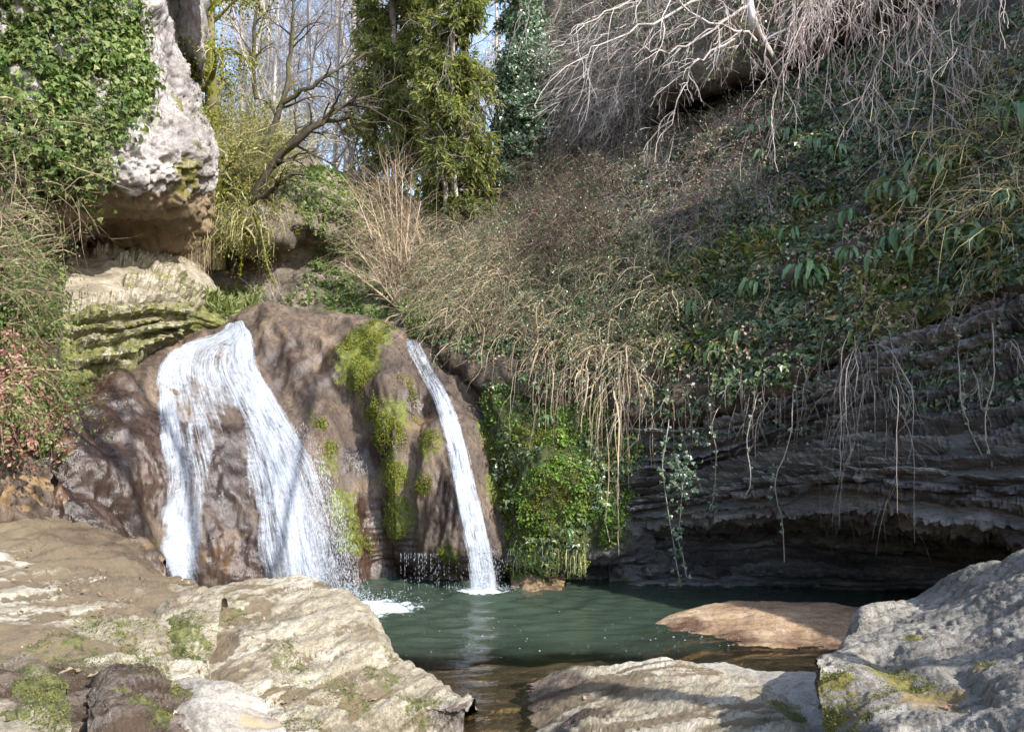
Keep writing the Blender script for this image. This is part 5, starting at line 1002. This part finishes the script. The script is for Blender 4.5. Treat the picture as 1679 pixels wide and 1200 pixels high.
def conifer(name, base, H, rad, reach, mat, label, seed, nb=110, low=.12, needle=30, nsize=(.10, .22), lean=(0, 0), bark='bark'):
    r = np.random.default_rng(seed); base = np.array(base, float)
    C = cr(np.array([base - [0, 0, .5], base + [lean[0] * .4, lean[1] * .4, H * .5], base + [lean[0], lean[1], H]]), 14)[None]; Rr = np.linspace(rad, rad * .25, 14)[None]
    root = empty(name, tuple(base), label=label, category='tree'); local(add('trunk', lmesh('trunk', tubes(C, Rr, 8), True), M[bark]), root)
    t = r.uniform(low, 1, nb); i = t * 13; a = r.uniform(0, 6.283, nb); B = np.stack([np.interp(i, np.arange(14), C[0, :, q]) for q in range(3)], 1)
    L = reach * (1.05 - .55 * t) * r.uniform(.55, 1.2, nb)
    br = grow(B, np.stack([np.cos(a), np.sin(a), .25 + 0 * a], 1), L, 9, .38, .10, r); rb = np.linspace(.022, .006, 9)[None] * np.ones((nb, 1))
    tw, rt = spawn(br, rb, 12, -.40, 4, .30, .14, r, .85, .12)
    local(add('branches', lmesh('branches', join([tubes(br, rb, 3), tubes(tw, np.maximum(rt, .003), 2)])), M[bark]), root)
    src = np.concatenate([tw[:, 1:].reshape(-1, 3), br[:, 3:].reshape(-1, 3)]); tv = np.concatenate([unit(np.diff(tw, axis=1)).reshape(-1, 3), unit(np.diff(br, axis=1)[:, 2:]).reshape(-1, 3)])
    q = r.integers(0, len(src), int(nb * needle * 6.5)); P = src[q] + r.normal(0, .03, (len(q), 3))
    local(add('needles', lmesh('needles', leaves(P, tv[q] * .8 + r.normal(0, .5, P.shape) + np.array([0, 0, -.18]), r.normal(0, .6, P.shape) + np.array([0, -.2, .8]), r.uniform(*nsize, len(q)), NEE)), M[mat], kind='stuff'), root)
    return root
conifer('conifer', at(742, 400, 18.5), 9.5, .09, 1.08, 'needle', 'tall sunlit yellow green conifer at the centre of the back slope', 801, 170, .12)
conifer('conifer', at(652, 410, 20.5), 11, .14, 1.4, 'needle', 'broad conifer with a pale trunk left of the tall yellow green one', 802, 170, .22, lean=(-.3, 0))
conifer('conifer', at(700, 395, 22.5), 12, .12, 1.0, 'needle', 'slim conifer half hidden between the two broader ones', 803, 120, .2)
conifer('conifer', at(868, 330, 24), 12, .14, 1.3, 'needle_dark', 'dark green conifer rising behind the ivy clad tree', 804, 130, .25)
conifer('conifer', at(915, 300, 23), 8, .12, 1.3, 'needle', 'olive conifer at the left end of the high overhang', 805, 100, .2)
for (px_, py_, Yd, top, rd, lab) in [(752, 392, 18.0, 250, .06, 'slim bare trunk just right of the tall yellow green conifer'), (776, 345, 21, 240, .09, 'dark leaning trunk in the gap between conifers and ivy tree'), (735, 398, 18.2, 240, .09, 'thick reddish trunk under the tall yellow green conifer')]:
    tree('slim_tree', [at(px_, py_ + 12, Yd), at(px_ - 4, (py_ + top) / 2, Yd), at(px_ - 8, top, Yd + .3), at(px_ - 14, top - 160, Yd + .5)], rd, M['bark_pale'] if rd < .08 else M['bark'], lab, 820 + px_, [(10, .28, 7, .1, .15, .9, .3, 0), (5, .5, 5, .1, .2, .8, .2, 0), (3, .5, 4, .1, .2, .8, .2, 0)])
# ivy clad tree
r = np.random.default_rng(830); root, c = tree('ivy_clad_tree', [at(882, 330, 20), at(876, 240, 20), at(862, 150, 20), at(855, 40, 20.2), at(850, -60, 20.4)], .12, M['bark'], 'tree smothered in pale bluish ivy beside the conifers', 831, [(12, .25, 6, 0, .15, .9, .1, 0), (6, .5, 5, 0, .2, .8, .2, 0)])
acc = []
for (px_, py_, rx, rz, N, Yd) in [(860,120,.75,.7,5200,20),(850,180,.55,.5,3000,19.8),(880,190,.5,.6,3000,19.8),(850,240,.5,.45,2600,19.9),(835,285,.35,.3,1500,19.9),(866,50,.5,.6,2300,20.2),(852,-20,.5,.6,1800,20.3),(835,120,.4,.5,1600,20),(895,140,.35,.4,1400,20),(822,215,.3,.3,900,19.9)]:
    N = int(N * .75); v = unit(r.normal(0, 1, (N, 3))); f = fbm(v * 2.3 + px_, 3, 832); P = np.array(at(px_, py_, Yd)) + v * np.array([rx, rx, rz]) * (r.random((N, 1)) ** .28) * (1 + .9 * f[:, None])
    acc.append(leaves(P, r.normal(0, .5, P.shape) + np.array([0, -.2, -.8]), unit(v + r.normal(0, .4, P.shape) + np.array([0, -.2, .3])), r.uniform(.06, .11, N), IVY))
local(add('ivy_crown', lmesh('ivy_crown', join(acc)), M['ivy_grey'], kind='stuff'), root)

# leaning pale tree on the slope and the branches hanging in from the top right
r = np.random.default_rng(840); root = empty('leaning_tree', tuple(on(1284, 134, ['bank'])[0]), label='pale smooth leaning tree on the upper right slope with long bare boughs', category='tree')
Yb = float(on(1284, 134, ['bank'])[0][1]); Yt = 14.6
C = path([(1291,148,Yb + .1),(1262,92,Yb - 1.1),(1240,50,Yt),(1228,0,Yt),(1222,-80,Yt)], 14)[None]; local(add('trunk', lmesh('trunk', tubes(C, np.linspace(.105, .06, 14)[None], 9), True), M['bark_pale']), root)
for pts, rd in [([(1236,62,Yt),(1200,48,Yt-.2),(1160,36,Yt-.4),(1125,12,Yt-.5),(1090,-20,Yt-.6)], .03), ([(1228,8,Yt),(1180,40,Yt-.3),(1120,78,Yt-.5),(1070,86,Yt-.6),(1040,76,Yt-.6)], .03), ([(1224,-20,Yt),(1130,10,Yt-.4),(1060,40,Yt-.7),(990,68,Yt-.9),(950,100,Yt-1)], .032),
                ([(1222,-60,Yt),(1120,-20,Yt-.5),(1020,10,Yt-.9),(940,50,Yt-1.2)], .03), ([(1200,70,Yt-.3),(1150,100,Yt-.5),(1130,120,Yt-.5),(1105,180,Yt-.5),(1085,232,Yt-.4)], .022), ([(1250,75,Yt),(1300,40,Yt-.2),(1360,10,Yt-.4),(1420,-30,Yt-.5)], .03)]:
    C = path(pts, 14)[None]; C[0] += r.normal(0, .03, C[0].shape); Rr = np.linspace(rd, rd * .3, 14)[None]; c2, r2 = spawn(C, Rr, 16, -.35, 7, .25, .16, r, .85, .1); c3, r3 = spawn(c2, r2, 4, -.5, 5, .25, .2, r, .8)
    lo = local(add('bough', lmesh('bough', tubes(C, Rr, 6), True), M['bark_pale']), root)
    add('twigs', lmesh('twigs', join([tubes(c2, np.maximum(r2, .004), 3), tubes(c3, np.maximum(r3, .003) * 1.15, 2)])), M['bark_pale'], lo, kind='stuff')
def hang(name, top, N, L, mat, label, seed, rad=.012, spreadx=.35, droop=1.2, dir_=(0, -.1, -.6), per=6, per2=3):
    r = np.random.default_rng(seed); B = np.array(at(*top)) + r.normal(0, 1, (N, 3)) * np.array([spreadx, .35, .2])
    C = grow(B, np.array(dir_) + r.normal(0, .5, (N, 3)), r.uniform(*L, N), 12, droop, .2, r); Rr = rad * np.linspace(1, .35, 12)[None] * r.uniform(.6, 1.3, (N, 1))
    c2, r2 = spawn(C, Rr, per, -.35, 7, .5, .22, r, .9, .2); c3, r3 = spawn(c2, r2, per2, -.45, 5, .4, .22, r, .8)
    root = empty(name, tuple(B[0]), label=label, category='branches')
    local(add('branches', lmesh('branches', tubes(C, Rr, 5), True), M[mat]), root); local(add('twigs', lmesh('twigs', join([tubes(c2, np.maximum(r2, .0035), 3), tubes(c3, np.maximum(r3, .003) * 1.15, 2)])), M[mat], kind='stuff'), root)
hang('hanging_branches', (1330, -60, 11.5), 24, (1.0, 2.0), 'twig_pink', 'dense pale tress of twigs hanging from the top edge right of the leaning tree', 851, .009, .22, 1.8)
hang('hanging_branches', (1440, -70, 10.8), 15, (1.2, 2.6), 'twig_pink', 'pale crooked boughs drooping from the top edge over the right slope', 852, .013, .5, .9)
hang('hanging_branches', (1420, -40, 11.2), 34, (.6, 1.1), 'twig_pink', 'sunlit pinkish brush overhanging the top right of the slope', 853, .008, .7, .5, (0, -.2, -.1))
hang('hanging_branches', (1580, -60, 10.0), 22, (1.0, 2.4), 'twig_grey', 'grey bare branches crossing the top right corner', 854, .011, .6, .6, (-.3, -.1, -.5))
hang('hanging_branches', (1000, -70, 14.5), 22, (1.2, 2.4), 'twig_grey', 'dark bare twigs hanging at the top edge before the overhang', 855, .009, .9, .5, (-.2, -.1, -.4))

# leafless tree on the right bank beside the camera, its boughs reaching over the stream
r = np.random.default_rng(860); root = empty('streamside_tree', (6.8, 1.8, 2.0), label='bare tree leaning over the stream from the near right bank', category='tree')
for pts, rd in [([(6.8,1.8,1.5),(6.2,2.0,5),(5.2,2.6,8),(3.8,3.2,10),(1.5,3.9,11.2)], .17), ([(5.2,2.6,8),(4.0,4.0,9.2),(2.6,5.2,9.8),(1.0,6.0,10.4)], .09), ([(5.6,2.4,7),(5.0,4.5,9),(4.6,6.2,10.4)], .08), ([(3.8,3.2,10),(2.6,2.6,11.6),(1.2,2.4,12.6)], .07)]:
    C = cr(np.array(pts, float), 16)[None]; Rr = np.linspace(rd, rd * .35, 16)[None]; c2, r2 = spawn(C, Rr, 7, -.3, 7, .05, .16, r, .9, .35); c3, r3 = spawn(c2, r2, 4, -.5, 5, .05, .2, r, .8)
    local(add('bough', lmesh('bough', join([tubes(C, Rr, 7), tubes(c2, r2, 4), tubes(c3, np.maximum(r3, .004), 2)]), True), M['bark']), root)

# hart's tongue ferns: each frond a part
def frond_mesh(L, w, bend, seed):
    r = np.random.default_rng(seed); k = 13; t = np.linspace(0, 1, k); ang = .8 - bend * t ** .9
    x = np.concatenate([[0], np.cumsum(np.cos(ang[:-1]) * L / (k - 1))]); z = np.concatenate([[0], np.cumsum(np.sin(ang[:-1]) * L / (k - 1))])
    ww = w * np.clip(np.minimum(t / .12, 1) ** .5 * np.clip((1.02 - t) / .3, 0, 1) ** .6, .08, 1) * (1 + .10 * np.sin(t * 31 + seed)); wv = .009 * np.sin(t * 23 + seed)
    V = np.concatenate([np.stack([x, -ww, z + .35 * ww + wv], 1), np.stack([x, 0 * x, z], 1), np.stack([x, ww, z + .35 * ww - wv], 1)])
    Fa = [(a + q, a + q + 1, a + k + q + 1, a + k + q) for a in (0, k) for q in range(k - 1)]
    me = mesh_np('frond', V, Fa); me.materials.append(M['fern'])
    C = np.stack([x, 0 * x, z + .003], 1)[None]; rib = lmesh('midrib', tubes(C, np.linspace(.004, .0015, k)[None], 3)); rib.materials.append(M['fresh'])
    return me, rib
FR = [frond_mesh(.55, .030, 2.5, 1), frond_mesh(.46, .027, 2.9, 2), frond_mesh(.42, .034, 2.2, 3), frond_mesh(.62, .030, 2.7, 4)]
ferns = [(1310,458,1.15,'bright fern with a sunlit fan of fronds in the middle of the slope'),(1335,470,.9,'fern just right of the sunlit fan shaped fern'),(1435,440,.9,'strap leaved fern hanging left of the broad pale leaved fern'),(1462,415,1.0,'fern with long drooping fronds above the strap leaved pair'),(1512,425,.8,'broad pale leaved fern near the brow'),(1490,390,1.0,'tall fern above the broad pale leaved one'),
 (1640,405,1.2,'large arching fern near the right edge above the rock wall'),(1655,345,.8,'fern with three pale fronds at the right edge'),(1530,290,1.1,'big fern with hanging fronds in the upper right of the slope'),(1555,285,.9,'fern beside the big hanging one in the upper right'),(1470,325,1.0,'pair like fern with paddle fronds left of centre right slope'),(1500,340,.8,'small fern under the upper right ferns'),
 (1365,345,.8,'fern half in leaf litter in the middle of the right slope'),(1400,365,.9,'drooping fern below the twig tips on the right slope'),(1320,345,.9,'low fern on the left of the right slope'),(1285,330,.8,'fern at the edge of the dead leaf patch'),(1340,250,1.0,'shaded fern under the hanging twigs'),(1370,265,.9,'second shaded fern under the hanging twigs'),(1300,235,1.0,'bluish fern below the leaning tree'),(1270,210,.9,'bluish fern just under the foot of the leaning tree'),
 (1235,230,.9,'fern at the right end of the sunlit slope patch'),(1255,270,1.0,'upright clump of fern below the sunlit slope patch'),(1225,300,.8,'fern among dead stems below the sunlit patch'),(1665,205,1.0,'fern with blue grey fronds high at the right edge'),(1585,400,.8,'fern left of the large arching one'),(1560,365,.8,'small fern between the upper and lower fern rows'),(1215,565,.8,'fern hanging over the brow above the dark wall'),(1180,590,.9,'fern with one long frond hanging at the brow'),
 (1240,480,.8,'fern on the mossy step in the middle of the slope'),(1140,510,.8,'fern in bramble left of the mossy step'),(1390,430,.8,'fern right of the sunlit fan fern, half hidden'),(1310,395,.8,'fern above the sunlit fan fern'),(1150,430,.8,'fern in deep shade among the brambles'),(930,880,.6,'small fern dangling at the foot of the green wall'),(905,700,.6,'small fern under the dry canes on the green wall')]
for fi, (px_, py_, s, lab) in enumerate(ferns):
    h = on(px_, py_ - 6, ['bank', 'fernwall', 'wall'])
    if h is None: continue
    root = empty('fern', tuple(h[0] + h[1] * .11 + np.array([0, 0, .03])), label=lab, category='fern', group='strap leaved ferns on the right bank'); r = random.Random(900 + fi)
    out = math.atan2(h[1][1], h[1][0])
    for q in range(r.randint(6, 13)):
        fm, rm = FR[r.randrange(4)]; o = add('frond', fm, None, root); add('midrib', rm, None, o); o.location = (r.uniform(-.03, .03), r.uniform(-.03, .03), 0); sc = s * r.uniform(.5, 1.1); o.scale = (sc, sc * r.uniform(.85, 1.3), sc); o.rotation_euler = (r.uniform(-.3, .3), r.uniform(-.1, .6), out + r.gauss(0, .7))

# single vines dangling before the layered wall
vines = [([(1098,690,10.3),(1092,760,10.3),(1102,850,10.35),(1115,950,10.4)], 60, 'long ivy vine hanging almost to the water before the dark wall'), ([(1108,740,10.3),(1118,810,10.3),(1112,880,10.4),(1128,945,10.4)], 46, 'second long ivy vine hanging beside the longest one'), ([(1105,745,10.3),(1125,770,10.25),(1120,800,10.3)], 170, 'thick bluish ivy tuft on the hanging vines'), ([(1165,690,10.2),(1172,740,10.2),(1168,800,10.2),(1162,830,10.2)], 20, 'short vine right of the long ivy vines'),
  ([(1245,650,9.7),(1225,720,9.7),(1230,790,9.7),(1218,820,9.7)], 12, 'bare vine with a hook before the layered wall'), ([(1300,640,9.5),(1300,720,9.5),(1280,790,9.5),(1288,850,9.55),(1296,915,9.6)], 10, 'thin bare vine left of the grey tress'), ([(1570,560,8.4),(1575,660,8.4),(1590,720,8.4),(1625,790,8.4)], 6, 'long bare vine before the right of the wall'), ([(1625,520,8.2),(1630,620,8.2),(1618,700,8.2),(1626,770,8.2)], 6, 'pale vine hanging near the right edge of the wall'),
  ([(992,690,10.8),(995,780,10.8),(990,860,10.8),(998,893,10.8)], 0, 'straight dry vine at the left end of the dark wall'), ([(1008,680,10.8),(1012,790,10.8),(1014,915,10.85)], 0, 'longer straight dry vine at the left end of the dark wall')]
for i, (pts, nl, lab) in enumerate(vines):
    r = np.random.default_rng(950 + i); h = on(pts[0][0], pts[0][1] - 6, ['bank', 'wall', 'fernwall']); C = path(pts, 18)[None]; C[0, 0] = h[0] + h[1] * .02; C[0, 1] = .5 * (C[0, 0] + C[0, 2]); C[0, 1:] += np.cumsum(r.normal(0, .008, (17, 3)), 0); root = empty('hanging_vine', tuple(C[0, 0]), label=lab, category='vine')
    local(add('stem', lmesh('stem', tubes(C, np.full((1, 18), .0065), 5), True), M['twig_grey'] if i not in (8, 9) else M['twig_tan']), root)
    if nl:
        P = C[0][r.integers(0, 18, nl)] + r.normal(0, .03 if nl < 100 else .11, (nl, 3))
        local(add('leaves', lmesh('leaves', leaves(P, r.normal(0, .5, P.shape) + np.array([0, -.1, -.8]), r.normal(0, .4, P.shape) + np.array([0, -1, .4]), r.uniform(.04, .07, nl), IVY)), M['ivy_grey'], kind='stuff'), root)

# fallen leaves on the foreground rocks
lm = []
for q in range(3):
    r = np.random.default_rng(970 + q); V = np.array([(0,0,0),(.3,-.22,.05),(.5,-.1,.02),(.75,-.2,.07),(1,0,.03),(.75,.18,.09),(.5,.1,.03),(.3,.24,.08)]) * .075; V[:, 2] += r.uniform(0, .012, 8)
    me = mesh_np('fallen_leaf', V, [(0,1,2,7),(2,3,6,7),(2,3,4,5)][:2] + [(3,4,5,6)]); me.materials.append(M['litter'] if q else M['bracken']); lm.append(me)
for i, (px_, py_, lab) in enumerate([(1551,1160,'red brown fallen leaf on the grey boulder'),(1562,1168,'second fallen leaf beside the red brown one on the grey boulder'),(474,1152,'pair of pale fallen leaves at the foot of the large slab, left one'),(484,1150,'pale fallen leaf at the foot of the large slab, right of its pair'),(405,1150,'tiny pale leaf in the hollow left of the large slab'),(960,1150,'dark leaf on the low centre slab'),(342,1098,'curled pale leaf in the trench left of the large slab'),(130,1105,'dead leaf on the wet rock at lower left'),(140,1112,'dead leaf just right of another on the wet rock at lower left'),(620,1148,'buff leaf at the waterside tip of the large slab'),(1240,1010,'pale leaf lying on the brown spit'),(95,1110,'dead leaf near the mossy corner stone')]):
    h = on(px_, py_, ['grey_boulder', 'slanting_slab', 'rock_shelf', 'centre_slab', 'sand_spit', 'wet_brown_stone', 'dark_mossy_stone', 'mossy_wedge'])
    if h is None: continue
    o = add('fallen_leaf', lm[0 if i < 2 else 1 + i % 2], None, label=lab, category='leaf', group='fallen leaves on the foreground rocks'); o.location = tuple(h[0] + h[1] * .012); o.rotation_euler = (rv.uniform(-.3, .3), rv.uniform(-.3, .3), rv.uniform(0, 6))
